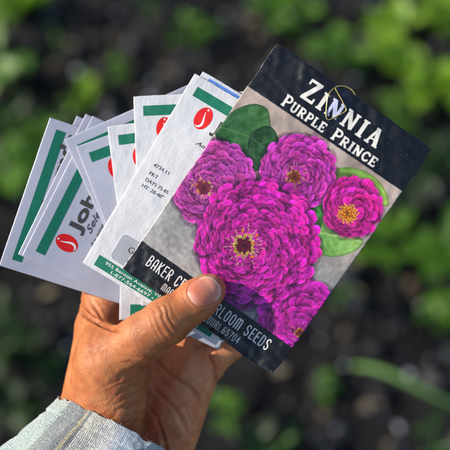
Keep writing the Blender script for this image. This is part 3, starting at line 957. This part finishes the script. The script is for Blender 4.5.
# small scuffs in the black print
rs = np.random.default_rng(5)
for _ in range(70):
    x = rs.uniform(2, 181); y = rs.uniform(1, 48) if rs.random() < .75 else rs.uniform(240, 269); q = rs.uniform(.15, .5)
    sl = box(x - 1, y - 1, x + 1, y + 1)
    if sl: blend(np.clip((q - np.hypot(cu_[sl] - x, cv_[sl] - y)) * S + .5, 0, 1) * 0.6, C(150, 150, 140), sl)
# darker clear patch inside the gold outline
KITE = [(77.2, 4.6), (94.2, 15.2), (83.3, 33.2)]
CREAM = C(236, 232, 224)
sl = box(68, 0, 104, 36)
km = np.zeros(cu_[sl].shape)
iu = cu_[sl] - 83.0; iv = cv_[sl] - 16.8            # oval stands upright in the photograph, turned 34.7 degrees on the packet
ix = iu * .822 - iv * .569; iy = iu * .569 + iv * .822
od = np.hypot(ix / 14.5, iy / 19.0)
blend(np.clip((1 - od) * 16, 0, 1), C(6, 14, 38), sl)
KP = [px_uv0(*q) for q in ((335, 89.5), (346, 110), (326, 120), (325.8, 100))]
kin = np.zeros(cu_[sl].shape, bool)
for k in range(4):
    p0, p1 = KP[k], KP[(k + 1) % 4]
    kin ^= ((p0[1] > cv_[sl]) != (p1[1] > cv_[sl])) & (cu_[sl] < (p1[0] - p0[0]) * (cv_[sl] - p0[1]) / (p1[1] - p0[1] + 1e-9) + p0[0])
blend(kin * 1.0, C(14, 12, 22), sl)
write('ZINNIA', SLAB, 48, 138, 30.5, 18.0, 3.3, CREAM, 0.20, big={0: 1.22}, wear=0.25)
IMG[sl] = np.where((kin & (IMG[sl].mean(-1) > 0.35))[..., None], C(196, 202, 234), IMG[sl])
write('PURPLE', SLAB, 37, 87, 47.0, 9.6, 2.1, CREAM, 0.12, big={0: 1.28}, wear=0.3)
write('PRINCE', SLAB, 96, 147, 47.0, 9.6, 2.1, CREAM, 0.12, big={0: 1.28}, wear=0.3)
write('BAKER CREEK HEIRLOOM SEEDS', COND, 16.5, 164, 254.6, 11.6, 1.25, C(232, 232, 230), 0.13, cap=1)
write('MANSFIELD, MISSOURI 65704', COND, 43, 137, 266.3, 7.6, 0.85, C(216, 216, 214), 0.14, cap=1)


def s2l(c):
    c = np.clip(c, 0, 1); return np.where(c > 0.04045, ((c + 0.055) / 1.055) ** 2.4, c / 12.92)


LIN = s2l(IMG)
ZW, ZH = 183 * X, 271 * X


def z_colors(U, V):
    a = np.clip(U / ZW * NU - 0.5, 0, NU - 1.001); b = np.clip(V / ZH * NV - 0.5, 0, NV - 1.001)
    i = a.astype(int); j = b.astype(int); fa = (a - i)[..., None]; fb = (b - j)[..., None]
    return (LIN[i, j] * (1 - fa) + LIN[i + 1, j] * fa) * (1 - fb) + (LIN[i, j + 1] * (1 - fa) + LIN[i + 1, j + 1] * fa) * fb


zf0 = surf_fn(ZW, ZH, 91, 0.75, 0.35, 0.0)


def zf(u, v):
    m_, h_ = zf0(u, v)
    # crumples gather along the glued top and bottom and the right rim
    top_ = np.exp(-(v / 9) ** 2) + 0.35 * np.exp(-((v - 22) / 14) ** 2); bot_ = np.exp(-((ZH - v) / 10) ** 2)
    rt = np.exp(-((ZW - u) / 4) ** 2)
    c = waves(u, v, 95, 3.5, 11, 14); d = waves(u * 1.0, v * 0.35, 97, 2.5, 6, 10)
    h_ = h_ + (0.045 + 0.16 * top_ + 0.26 * bot_) * c + (0.30 * bot_ + 0.30 * top_) * waves(u, v, 99, 9, 26, 7) + 0.06 * rt * d
    # folded crease lines
    for (u0, v0, u1, v1, dep, wd) in ((0, 118, 81, 121, -0.25, 1.1), (22, 24, 78, 15, 0.16, 1.3), (4, 12, 40, 20, 0.14, 1.2), (52, 120, 76, 108, -0.35, 1.3), (60, 4, 70, 20, .15, 1.2), (3, 108, 30, 119, .12, 1.0)):
        L = math.hypot(u1 - u0, v1 - v0); dx, dy = (u1 - u0) / L, (v1 - v0) / L
        s_ = np.clip((u - u0) * dx + (v - v0) * dy, 0, L); dd = np.hypot(u - u0 - s_ * dx, v - v0 - s_ * dy)
        h_ = h_ + dep * np.exp(-(dd / wd) ** 2)
    # corners curl
    cr = np.clip(1 - np.hypot(ZW - u, ZH - v) / 14, 0, 1) ** 2; cl = np.clip(1 - np.hypot(ZW - u, v) / 16, 0, 1) ** 2
    m_ = m_ + 1.6 * cr - 3.2 * cl
    return m_, h_


zroot = empty('flower_seed_packet', packet_frame(277, 44, -34.7, 0.0, 0.115), label='flower seed packet with magenta zinnias and black title band, in front of the white packets', cat='seed packet')
envelope(ZW, ZH, zf, M_PRINT, zroot, ZW / 600, r=0.38, colors_fn=z_colors, rag=0.38)


def wire(name, pts, rad, mat, parent, closed=False, k=8):
    P_ = np.array(pts, float); n = len(P_)
    T = np.gradient(P_, axis=0) if not closed else np.roll(P_, -1, 0) - np.roll(P_, 1, 0)
    T /= np.linalg.norm(T, axis=1)[:, None] + 1e-12
    N = np.cross(T, [0, 0, 1.0]); N /= np.linalg.norm(N, axis=1)[:, None] + 1e-12; B = np.cross(T, N)
    a = np.arange(k) / k * 6.283
    V = P_[:, None] + rad * (np.cos(a)[None, :, None] * N[:, None] + np.sin(a)[None, :, None] * B[:, None])
    F = []
    for i in range(n if closed else n - 1):
        for j in range(k): F.append((i * k + j, ((i + 1) % n) * k + j, ((i + 1) % n) * k + (j + 1) % k, i * k + (j + 1) % k))
    if not closed: F += [tuple(range(k - 1, -1, -1)), tuple((n - 1) * k + j for j in range(k))]
    return mesh_obj(name, V.reshape(-1, 3), F, mat, parent)


def px_to_uv(x, y):
    dx, dy = x - 277, y - 44
    return (.822 * dx + .569 * dy) * X, (-.569 * dx + .822 * dy) * X


def smooth_line(pts, n=60, it=3, closed=False):
    A = np.array(pts, float)
    d = np.concatenate([[0], np.cumsum(np.hypot(*(A[1:] - A[:-1]).T))]); t = np.linspace(0, d[-1], n)
    C_ = np.stack([np.interp(t, d, A[:, k]) for k in (0, 1)], -1)
    for _ in range(it): C_[1:-1] = (C_[:-2] + 2 * C_[1:-1] + C_[2:]) / 4
    return C_


loop = [px_to_uv(*q) for q in ((352.5, 101), (353.8, 95.5), (350.5, 90.5), (346, 87.6), (341, 86.4), (336, 86.9), (331.5, 89.8), (328.2, 94), (326.6, 99.5), (325.9, 106), (325.4, 113), (325.6, 118), (327.5, 120), (331, 118.8), (337, 115.6), (342.5, 112.8), (345.3, 110.8), (344.8, 108.4), (342, 103), (338.6, 96.5), (335, 90.3), (334.4, 88.4))]
L2 = smooth_line(loop, 110, 2)
lz = np.interp(np.arange(110), [0, 8, 20], [-1.6, -0.3, 0.0])
m_, h_ = zf(np.clip(L2[:, 0], 0, ZW), np.clip(L2[:, 1], 0, ZH))
wire('gold_emblem', np.stack([L2[:, 0], -L2[:, 1], m_ + h_ + 0.26 + lz], -1) * 0.001, 0.00031, M_GOLD, zroot)

# ------------------------------------------------------------------ hand
def smin(a, b, k):
    h = np.clip(0.5 + 0.5 * (b - a) / k, 0, 1)
    return b * (1 - h) + a * h - k * h * (1 - h)


def cap_(p, a, b, ra, rb):
    ab = b - a; t = np.clip(((p - a) @ ab) / (ab @ ab), 0, 1)
    d = p - a - t[..., None] * ab
    return np.sqrt((d * d).sum(-1)) - (ra + (rb - ra) * t)


def ell(p, c, r, axx=None):
    q = p - c
    if axx is not None: q = q @ axx.T
    r = np.array(r); k0 = np.sqrt(((q / r) ** 2).sum(-1)); k1 = np.sqrt(((q / (r * r)) ** 2).sum(-1))
    return k0 * (k0 - 1) / (k1 + 1e-9)


T_TIP, T_DIST, T_IP, T_MID, T_MCP = P(209.5, 290, 9.6), P(198, 299, 10.4), P(167, 321, 12.5), P(143, 337.5, 9.5), P(112, 358, 1)
FING = [   # base, pip, dip, tip, radii
    ([(106, 300, -31), (158, 258, -31.5), (212, 242, -31.5), (240, 236, -30.5)], (10.5, 9, 8, 7)),
    ([(142, 326, -33), (196, 284, -33), (240, 264, -32), (266, 258, -31)], (10.8, 9.3, 8.2, 7.2)),
    ([(178, 346, -33), (222, 306, -33), (258, 290, -32), (280, 286, -31)], (10.4, 8.8, 7.8, 7)),
    ([(199, 366, -30), (238, 337, -30), (262, 324, -30), (278, 319, -29.5)], (9.2, 8.2, 7.2, 6.4)),
]


def hand_sdf(p):
    # metacarpals and palm
    d = cap_(p, P(98, 440, -30), P(106, 300, -31), 15, 10.6)
    d = smin(d, cap_(p, P(118, 452, -34), P(142, 328, -34), 15, 12), 9)
    d = smin(d, cap_(p, P(136, 458, -34), P(176, 348, -34), 15, 12), 9)
    d = smin(d, cap_(p, P(152, 468, -31), P(193, 372, -31), 15.5, 11.8), 9)
    d = smin(d, ell(p, P(174, 428, -25), (11, 26, 10), ROT_H), 7)              # heel of the palm
    d = smin(d, ell(p, P(196, 372, -24), (10, 12, 7)), 6)                      # pad under the little finger
    # wrist and forearm
    d = smin(d, cap_(p, P(106, 468, -29), P(44, 600, 12), 21, 25), 12)
    d = smin(d, cap_(p, P(140, 474, -31), P(90, 610, 10), 20, 24), 12)
    # fingers
    f = None
    for pts, rad in FING:
        Q = [P(*q) for q in pts]; g_ = None
        for k in range(3):
            c = cap_(p, Q[k], Q[k + 1], rad[k], rad[k + 1]); g_ = c if g_ is None else smin(g_, c, 1.5)
        f = g_ if f is None else smin(f, g_, 0.8)
    d = smin(d, f, 5)
    # thenar mound and thumb
    th = cap_(p, P(96, 448, -17), P(108, 372, -6), 17, 16.3)
    th = smin(th, ell(p, P(117, 402, -3), (12.5, 23, 12)), 7)
    th = smin(th, cap_(p, P(80, 400, -24), P(92, 330, -27), 9, 7.5), 8)
    # first web between thumb and forefinger
    th = smin(th, cap_(p, P(101, 348, -8), P(100, 322, -23), 9.0, 8.5), 9)
    d = smin(d, th, 5)
    tb = cap_(p, T_MCP, T_MID, 12.4, 9.7)
    tb = smin(tb, cap_(p, T_MID, T_IP, 9.7, 10.0), 5)
    d = smin(d, tb, 9)
    t2 = cap_(p, T_IP, T_DIST, 9.6, 8.4)
    t2 = smin(t2, cap_(p, T_DIST, T_TIP, 8.4, 7.1), 4)
    # flatten the nail side a little
    d = smin(d, t2, 3.5)
    return d


def rot_z(a):
    c, s = math.cos(R(a)), math.sin(R(a)); return np.array([[c, s, 0], [-s, c, 0], [0, 0, 1.0]])


ROT_H = rot_z(-20)


def surface_nets(fun, lo, hi, h):
    ax = [np.arange(lo[k], hi[k] + h, h) for k in range(3)]
    G = np.stack(np.meshgrid(*ax, indexing='ij'), -1); f = fun(G.reshape(-1, 3)).reshape(G.shape[:3])
    s = f < 0; sh = np.array(f.shape); cs = sh - 1
    cid = lambda i: (i[..., 0] * cs[1] + i[..., 1]) * cs[2] + i[..., 2]
    ncell = int(np.prod(cs)); acc = np.zeros((ncell, 3)); cnt = np.zeros(ncell); quads = []
    for a in range(3):
        s0 = [slice(None)] * 3; s1 = [slice(None)] * 3; s0[a] = slice(0, -1); s1[a] = slice(1, None)
        A = s[tuple(s0)]; B = s[tuple(s1)]; idx = np.argwhere(A != B)
        fa = f[tuple(s0)][A != B]; fb = f[tuple(s1)][A != B]; inside_first = A[A != B]
        t = fa / (fa - fb); pos = np.array(lo) + idx * h; pos = pos.astype(float); pos[:, a] += t * h
        b, c = (a + 1) % 3, (a + 2) % 3
        ok = (idx[:, b] > 0) & (idx[:, b] < cs[b]) & (idx[:, c] > 0) & (idx[:, c] < cs[c])
        idx, pos, inside_first = idx[ok], pos[ok], inside_first[ok]
        ring = []
        for (ob, oc) in ((0, 0), (-1, 0), (-1, -1), (0, -1)):
            j = idx.copy(); j[:, b] += ob; j[:, c] += oc; k = cid(j); ring.append(k)
            np.add.at(acc, k, pos); np.add.at(cnt, k, 1)
        q = np.stack(ring, -1); q[~inside_first] = q[~inside_first][:, ::-1]; quads.append(q)
    q = np.concatenate(quads); used = np.unique(q); mp = np.full(ncell, -1); mp[used] = np.arange(len(used))
    return acc[used] / cnt[used][:, None], mp[q]


def grad(fun, p, e=0.15):
    g_ = np.stack([fun(p + np.eye(3)[k] * e) - fun(p - np.eye(3)[k] * e) for k in range(3)], -1)
    return g_ / (np.linalg.norm(g_, axis=1)[:, None] + 1e-9)


HV, HF = surface_nets(hand_sdf, (-104, -195, -66), (40, 15, 40), 1.7)
tmp = mesh_obj('tmp', HV, HF, M_SKIN)
md = tmp.modifiers.new('s', 'SUBSURF'); md.levels = 2; md.render_levels = 2
me2 = bpy.data.meshes.new_from_object(tmp.evaluated_get(bpy.context.evaluated_depsgraph_get()))
bpy.data.objects.remove(tmp)
HV = np.empty(len(me2.vertices) * 3); me2.vertices.foreach_get('co', HV); HV = HV.reshape(-1, 3)
HF = np.empty(len(me2.polygons) * 4, dtype=np.int32); me2.loops.foreach_get('vertex_index', HF); HF = HF.reshape(-1, 4)
for _ in range(2):
    HN = grad(hand_sdf, HV); HV = HV - HN * hand_sdf(HV)[:, None]
HN = grad(hand_sdf, HV)
hx, hy = to_px(HV)

# thumb frame
TA = (T_TIP - T_IP); TA /= np.linalg.norm(TA)
TNv = np.array([-0.16, 0.22, 1.0]); TNv -= TA * (TNv @ TA); TNv /= np.linalg.norm(TNv)
TB = np.cross(TNv, TA)
NC = P(205.4, 295.0, 10)                                                     # nail centre on the thumb's line


def nail_d(s, t):
    """>0 inside: rounded outline, half length 7.4, half width 6.4"""
    s0 = np.where(s > 0, s / 6.9, s / 6.9); ex = np.where(s > 0, 2.4, 2.7)
    return 1 - (np.abs(s0) ** ex + np.abs(t / 6.0) ** 2.6) ** (1 / 2.5)


rel = HV - NC; ns = rel @ TA; ntt = rel @ TB; nn = rel @ TNv
nd_ = nail_d(ns, ntt); front_t = (nn > 0) & (np.abs(ns) < 14)
disp = np.zeros(len(HV)); crease_tone = np.zeros(len(HV))
disp += np.where(front_t, -0.55 * np.clip(nd_ / 0.10, 0, 1) + 0.42 * np.exp(-((nd_ + 0.10) / 0.085) ** 2) * (ns < 5.5), 0)


def poly_dist(x, y, pts):
    d = np.full(x.shape, 1e9); s_ = np.zeros(x.shape); A = smooth_line(pts, 24, 2); L = 0
    tot = np.hypot(*(A[1:] - A[:-1]).T).sum()
    for a, b in zip(A[:-1], A[1:]):
        ab = b - a; l = math.hypot(*ab) + 1e-9; t = np.clip(((x - a[0]) * ab[0] + (y - a[1]) * ab[1]) / l / l, 0, 1)
        dd = np.hypot(x - a[0] - t * ab[0], y - a[1] - t * ab[1]); u_ = dd < d; d = np.where(u_, dd, d); s_ = np.where(u_, (L + t * l) / tot, s_); L += l
    return d, s_


CREASES = [  # points (photo px), depth mm, width px, zone
    # palm lines
    ([(146, 350), (158, 362), (171, 375), (186, 384), (198, 396), (204, 410)], 0.95, 1.8, 'palm'),
    ([(149, 384), (162, 396), (174, 406), (182, 420), (188, 436)], 0.65, 2.2, 'palm'),
    ([(146, 402), (158, 420), (164, 440), (168, 460)], 0.6, 2.0, 'palm'),
    ([(176, 372), (190, 384), (199, 394)], 0.4, 1.2, 'palm'),
    ([(208, 350), (214, 362), (217, 374), (217, 386)], 1.3, 2.2, 'palm'),
    ([(150, 372), (166, 384), (178, 398)], 0.25, 1.4, 'palm'),
    ([(182, 400), (188, 412), (190, 424)], 0.3, 1.2, 'palm'),
    # web fold
    ([(79, 311), (90, 319), (104, 326), (122, 333)], 1.1, 1.7, 'web'),
    ([(80, 300), (90, 312), (99, 320)], 0.5, 1.4, 'web'),
    ([(88, 297), (97, 310), (104, 322)], 0.4, 1.6, 'web'),
    # thumb knuckle
    ([(151, 306), (155, 314), (158, 324), (163, 333), (170, 340)], 0.25, 1.3, 'th'),
    ([(157, 303), (161, 309), (163, 318), (168, 328), (175, 337)], 0.32, 1.3, 'th'),
    ([(164, 303), (167, 308), (168, 316), (172, 323), (179, 331)], 0.30, 1.0, 'th'),
    ([(148, 311), (151, 320), (155, 331), (162, 341)], 0.22, 1.1, 'th'),
    ([(170, 302), (173, 309), (175, 315), (181, 322)], 0.15, 0.9, 'th'),
    ([(160, 307), (164, 304), (170, 305)], 0.26, 1.0, 'th'),
    # wrinkles of the flexed thumb base
    ([(147, 362), (138, 369), (124, 374), (110, 384), (98, 390)], 1.25, 2.1, 'base'),
    ([(148, 371), (138, 377), (124, 382), (110, 394), (94, 404)], 0.75, 2.0, 'base'),
    ([(148, 381), (136, 386), (120, 391), (108, 404), (94, 414)], 0.85, 2.0, 'base'),
    ([(148, 391), (136, 394), (120, 399), (110, 410), (98, 420)], 0.75, 2.0, 'base'),
    ([(148, 400), (134, 403), (120, 408), (112, 416), (102, 428)], 0.8, 2.0, 'base'),
    ([(148, 410), (134, 413), (124, 420), (114, 432)], 0.8, 2.0, 'base'),
    ([(148, 420), (136, 423), (127, 431), (118, 444)], 0.8, 2.0, 'base'),
    ([(148, 430), (138, 434), (128, 439), (118, 446)], 0.7, 2.0, 'base'),
    ([(148, 440), (140, 444), (130, 450)], 0.7, 2.0, 'base'),
    ([(146, 366), (138, 363), (126, 362), (114, 364)], 0.6, 1.7, 'base'),
    ([(144, 358), (134, 356), (122, 357)], 0.35, 1.6, 'base'),
]
zone = {
    'palm': (HV[:, 2] < -6) & (HN[:, 2] > -0.2), 'web': (HN[:, 2] > -0.3) & (HV[:, 2] > -34), 'th': (HV[:, 2] > 8) & (HN[:, 2] > 0.0),
    'base': (HN[:, 2] > -0.2) & (HV[:, 2] > -26),
}
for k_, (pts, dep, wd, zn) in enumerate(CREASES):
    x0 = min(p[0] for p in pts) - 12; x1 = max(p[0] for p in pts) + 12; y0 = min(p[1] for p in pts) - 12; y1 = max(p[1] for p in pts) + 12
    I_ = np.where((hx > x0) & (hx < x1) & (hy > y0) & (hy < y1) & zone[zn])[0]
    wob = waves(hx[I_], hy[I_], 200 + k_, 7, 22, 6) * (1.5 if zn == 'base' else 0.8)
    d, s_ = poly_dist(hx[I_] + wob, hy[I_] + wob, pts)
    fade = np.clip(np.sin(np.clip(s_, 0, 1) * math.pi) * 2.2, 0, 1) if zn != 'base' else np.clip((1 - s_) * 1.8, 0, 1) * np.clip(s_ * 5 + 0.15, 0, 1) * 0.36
    crease_tone[I_] += fade * min(dep, 0.8) * np.exp(-(d / (wd * 0.7)) ** 2)
    disp[I_] += fade * (-dep * np.exp(-(d / wd) ** 2) + dep * 0.32 * np.exp(-((d - wd * 2.1) / wd) ** 2))
disp += 0.13 * waves(HV[:, 0], HV[:, 1] + HV[:, 2] * 0.7, 301, 7, 26, 10) * (hx < 260)
disp += 0.028 * waves(HV[:, 0] + HV[:, 2], HV[:, 1] - HV[:, 2] * 0.6, 302, 2.2, 5, 14)
# fine wrinkling of the thin skin at the base of the thumb
fw = np.exp(-(((hx - 120) / 38) ** 2 + ((hy - 400) / 55) ** 2)) * (HN[:, 2] > -0.2)
disp += 0.035 * fw * waves(HV[:, 0] * 0.35, HV[:, 1] + 0.3 * HV[:, 0], 303, 1.6, 3.6, 10)
HV2 = HV + HN * disp[:, None]

# skin colour: palm side pinker and paler, back of the thumb browner
SK_BACK, SK_PALM, SK_PINK = np.array([0.53, 0.20, 0.075]), np.array([0.84, 0.37, 0.165]), np.array([0.84, 0.31, 0.15])
wp = np.clip((hx - 136) / 18, 0, 1) * (HV[:, 2] < -5) + np.clip((335 - hy) / 12, 0, 1) * np.clip((HV[:, 2] * -1 - 12) / 8, 0, 1) * np.clip((hx - 84) / 16, 0, 1) * (hx < 135)
wp = np.clip(wp, 0, 1)[:, None]
blotch = np.clip(waves(HV[:, 0], HV[:, 1], 310, 8, 30, 8) * 0.5 + 0.4, 0, 1)[:, None]
hc = SK_BACK * (1 - wp) + (SK_PALM * (1 - blotch) + SK_PINK * blotch) * wp
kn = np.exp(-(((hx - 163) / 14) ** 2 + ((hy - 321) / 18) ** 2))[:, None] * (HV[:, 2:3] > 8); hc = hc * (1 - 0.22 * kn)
hc = hc * (1 - np.clip(crease_tone, 0, 1)[:, None] * np.array([0.30, 0.42, 0.45]))  # skin colour darker along the creases
mot = np.clip(waves(HV[:, 0], HV[:, 1] + HV[:, 2], 311, 3, 9, 14) * 0.5 + 0.5, 0, 1)[:, None]; hc = hc * (0.90 + 0.16 * mot * np.array([1, 0.9, 0.8]))
tipw = np.clip(1 - np.abs(nd_ + 0.14) / 0.28, 0, 1)[:, None] * front_t[:, None]; hc = hc * (1 - 0.5 * tipw) + np.array([0.60, 0.24, 0.14]) * 0.5 * tipw

HM = FRAME @ Matrix.Scale(0.001, 4)
person = empty('person', FRAME, label='left hand holding the fanned seed packets between thumb and fingers, wrist in a striped sleeve', cat='person')
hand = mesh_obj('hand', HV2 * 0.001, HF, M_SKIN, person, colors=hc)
bpy.data.meshes.remove(me2)

# thumbnail
a_s = np.linspace(0, 2 * math.pi, 64, endpoint=False); ringo = []
for a in a_s:
    lo_, hi_ = 0, 12.0
    for _ in range(24):
        mid_ = (lo_ + hi_) / 2
        if nail_d(np.array([mid_ * math.cos(a)]), np.array([mid_ * math.sin(a)]))[0] > 0.0: lo_ = mid_
        else: hi_ = mid_
    ringo.append((lo_ * math.cos(a), lo_ * math.sin(a)))
ringo = np.array(ringo) * 0.985
NVt, NFt = disc_from(ringo, 14)
q = NC + NVt[:, :1] * TA + NVt[:, 1:] * TB + TNv * 20
tt = np.zeros(len(q))
for _ in range(40):
    dd = hand_sdf(q - TNv * tt[:, None]); tt += dd * 0.8
surf = q - TNv * tt[:, None]
edge_ = nail_d(NVt[:, 0], NVt[:, 1])
lift = -0.28 + 0.5 * np.clip(edge_ / 0.35, 0, 1) ** 0.6 + 0.35 * np.clip((NVt[:, 0] - 3) / 4, 0, 1)
NP = surf + TNv * lift[:, None]
pink = np.array([0.66, 0.20, 0.12]); pink2 = np.array([0.76, 0.31, 0.21]); cream = np.array([0.80, 0.66, 0.48]); lun = np.array([0.82, 0.55, 0.46])
s_ = NVt[:, 0:1]; t_ = NVt[:, 1:2]
nc = pink + (pink2 - pink) * np.clip((s_ + 2) / 6, 0, 1)
nc = nc + (lun - nc) * 0.7 * np.clip(1 - np.hypot((s_ + 7) / 3.6, t_ / 4.2), 0, 1)
free = np.clip((edge_[:, None] * -1 + 0.145) / 0.03, 0, 1) * np.clip((s_ - 1.0) / 1.5, 0, 1)
nc = nc + (cream - nc) * free
no = mesh_obj('thumbnail', NP * 0.001, NFt, M_NAIL, hand, colors=nc)
sm = no.modifiers.new('thick', 'SOLIDIFY'); sm.thickness = 0.0004; sm.offset = -1

# ------------------------------------------------------------------ sleeve
SC0 = P(124, 434, -18); AX = np.array([-0.46, -0.87, 0.34]); AX /= np.linalg.norm(AX)
SB = np.array([0.90, -0.44, 0.0]); SB -= AX * (SB @ AX); SB /= np.linalg.norm(SB); SZ = np.cross(AX, SB); SZ *= np.sign(SZ[2])
nphi, nt = 420, 240
ph = np.linspace(0, 2 * math.pi, nphi, endpoint=False)[None, :] * np.ones((nt, 1)); tl = (np.linspace(0, 1, nt) ** 1.35 * 230)[:, None] * np.ones((1, nphi))
left = 0.5 + 0.5 * np.cos(ph - math.pi)
rb = 34.5 + tl * 0.10 + left * tl * 0.34 * np.exp(-tl / 120); rz = 31.5 + tl * 0.10
wr = 1.4 * np.sin(ph * 5 + tl * 0.10 + 1) * np.clip(tl / 25, 0, 1) + 0.9 * np.sin(ph * 11 - tl * 0.22) * np.clip(tl / 12, 0, 1) + 0.5 * waves(ph * 30, tl, 400, 8, 26, 8) + 0.12 * waves(ph * 32, tl, 402, 2, 5, 10)
hem = 0.55 * np.exp(-((tl - 7.5) / 0.5) ** 2) * -1 + 0.5 * (tl < 7.0)
rbb = rb + wr + hem; rzz = rz + wr + hem
tl2 = tl + (0.7 * waves(ph * 32, ph * 0, 401, 4, 16, 8)) * np.exp(-tl / 4)
CV = SC0 + AX * tl2[..., None] + SB * (np.cos(ph) * rbb)[..., None] + SZ * (np.sin(ph) * rzz)[..., None]
i = np.arange(nt - 1)[:, None] * nphi + np.arange(nphi)[None, :]; jn = np.arange(nt - 1)[:, None] * nphi + (np.arange(nphi)[None, :] + 1) % nphi
CF = np.stack([i, jn, jn + nphi, i + nphi], -1).reshape(-1, 4)
# stripes by angle round the arm; phi = pi is the left side, pi/2 faces the photographer
deg = (np.degrees(ph) - 0) % 360
ST = [(0, (.70, .76, .84)), (60, (.74, .78, .86)), (88, (.60, .68, .82)), (100, (.82, .80, .74)), (113, (.80, .76, .64)), (117.5, (.84, .80, .70)), (118, (.26, .27, .27)), (120, (.30, .31, .31)), (120.4, (.72, .64, .40)), (122.4, (.72, .64, .40)), (122.8, (.30, .31, .32)), (127, (.34, .36, .36)), (127.5, (.42, .45, .44)), (140, (.44, .48, .46)), (141, (.62, .76, .68)), (165, (.66, .80, .72)), (180, (.70, .82, .76)), (205, (.64, .76, .70)), (206, (.82, .80, .74)), (300, (.7, .76, .84)), (360, (.70, .76, .84))]
sc_ = np.stack([np.interp(deg, [s[0] for s in ST], [s[1][k] for s in ST]) for k in range(3)], -1)
sc_ *= (0.90 + 0.20 * vnoise(deg * 2.2, tl * 0.25, 8))[..., None]
uvm = np.stack([ph * 32 * 0.01, tl * 0.01], -1).reshape(-1, 2)
sl_o = mesh_obj('sleeve', CV.reshape(-1, 3) * 0.001, CF, M_CLOTH, person, colors=np.clip(sc_.reshape(-1, 3) * 1.22, 0, 0.95), uv=uvm)
sm = sl_o.modifiers.new('thick', 'SOLIDIFY'); sm.thickness = 0.0011; sm.offset = -1
# loose threads along the cuff
TV = []; TF = []; kk = 0; rt_ = np.random.default_rng(9)
for _ in range(70):
    a = rt_.uniform(0.2, 3.3); t0 = rt_.uniform(-0.2, 0.8)
    b0 = SC0 + AX * t0 + SB * math.cos(a) * 35.4 + SZ * math.sin(a) * 32.2
    dr = -AX * rt_.uniform(0.2, 1) + SB * rt_.normal() * 0.9 + SZ * rt_.normal() * 0.5; dr /= np.linalg.norm(dr); L = rt_.uniform(0.5, 1.6)
    bend = rt_.normal(size=3) * 0.4
    pts = [b0 + dr * L * t + bend * t * t * L * 0.6 for t in (0, .33, .66, 1)]
    for pnt in pts:
        for c in range(3):
            TV.append(pnt + 0.09 * (SB * math.cos(c * 2.094) + SZ * math.sin(c * 2.094)))
    for s0_ in range(3):
        for c in range(3): TF.append((kk + s0_ * 3 + c, kk + s0_ * 3 + (c + 1) % 3, kk + s0_ * 3 + 3 + (c + 1) % 3, kk + s0_ * 3 + 3 + c))
    kk += 12
M_THREAD = ink('thread', (0.78, 0.77, 0.72), 0.8)
mesh_obj('frayed_threads', np.array(TV) * 0.001, TF, M_THREAD, sl_o)
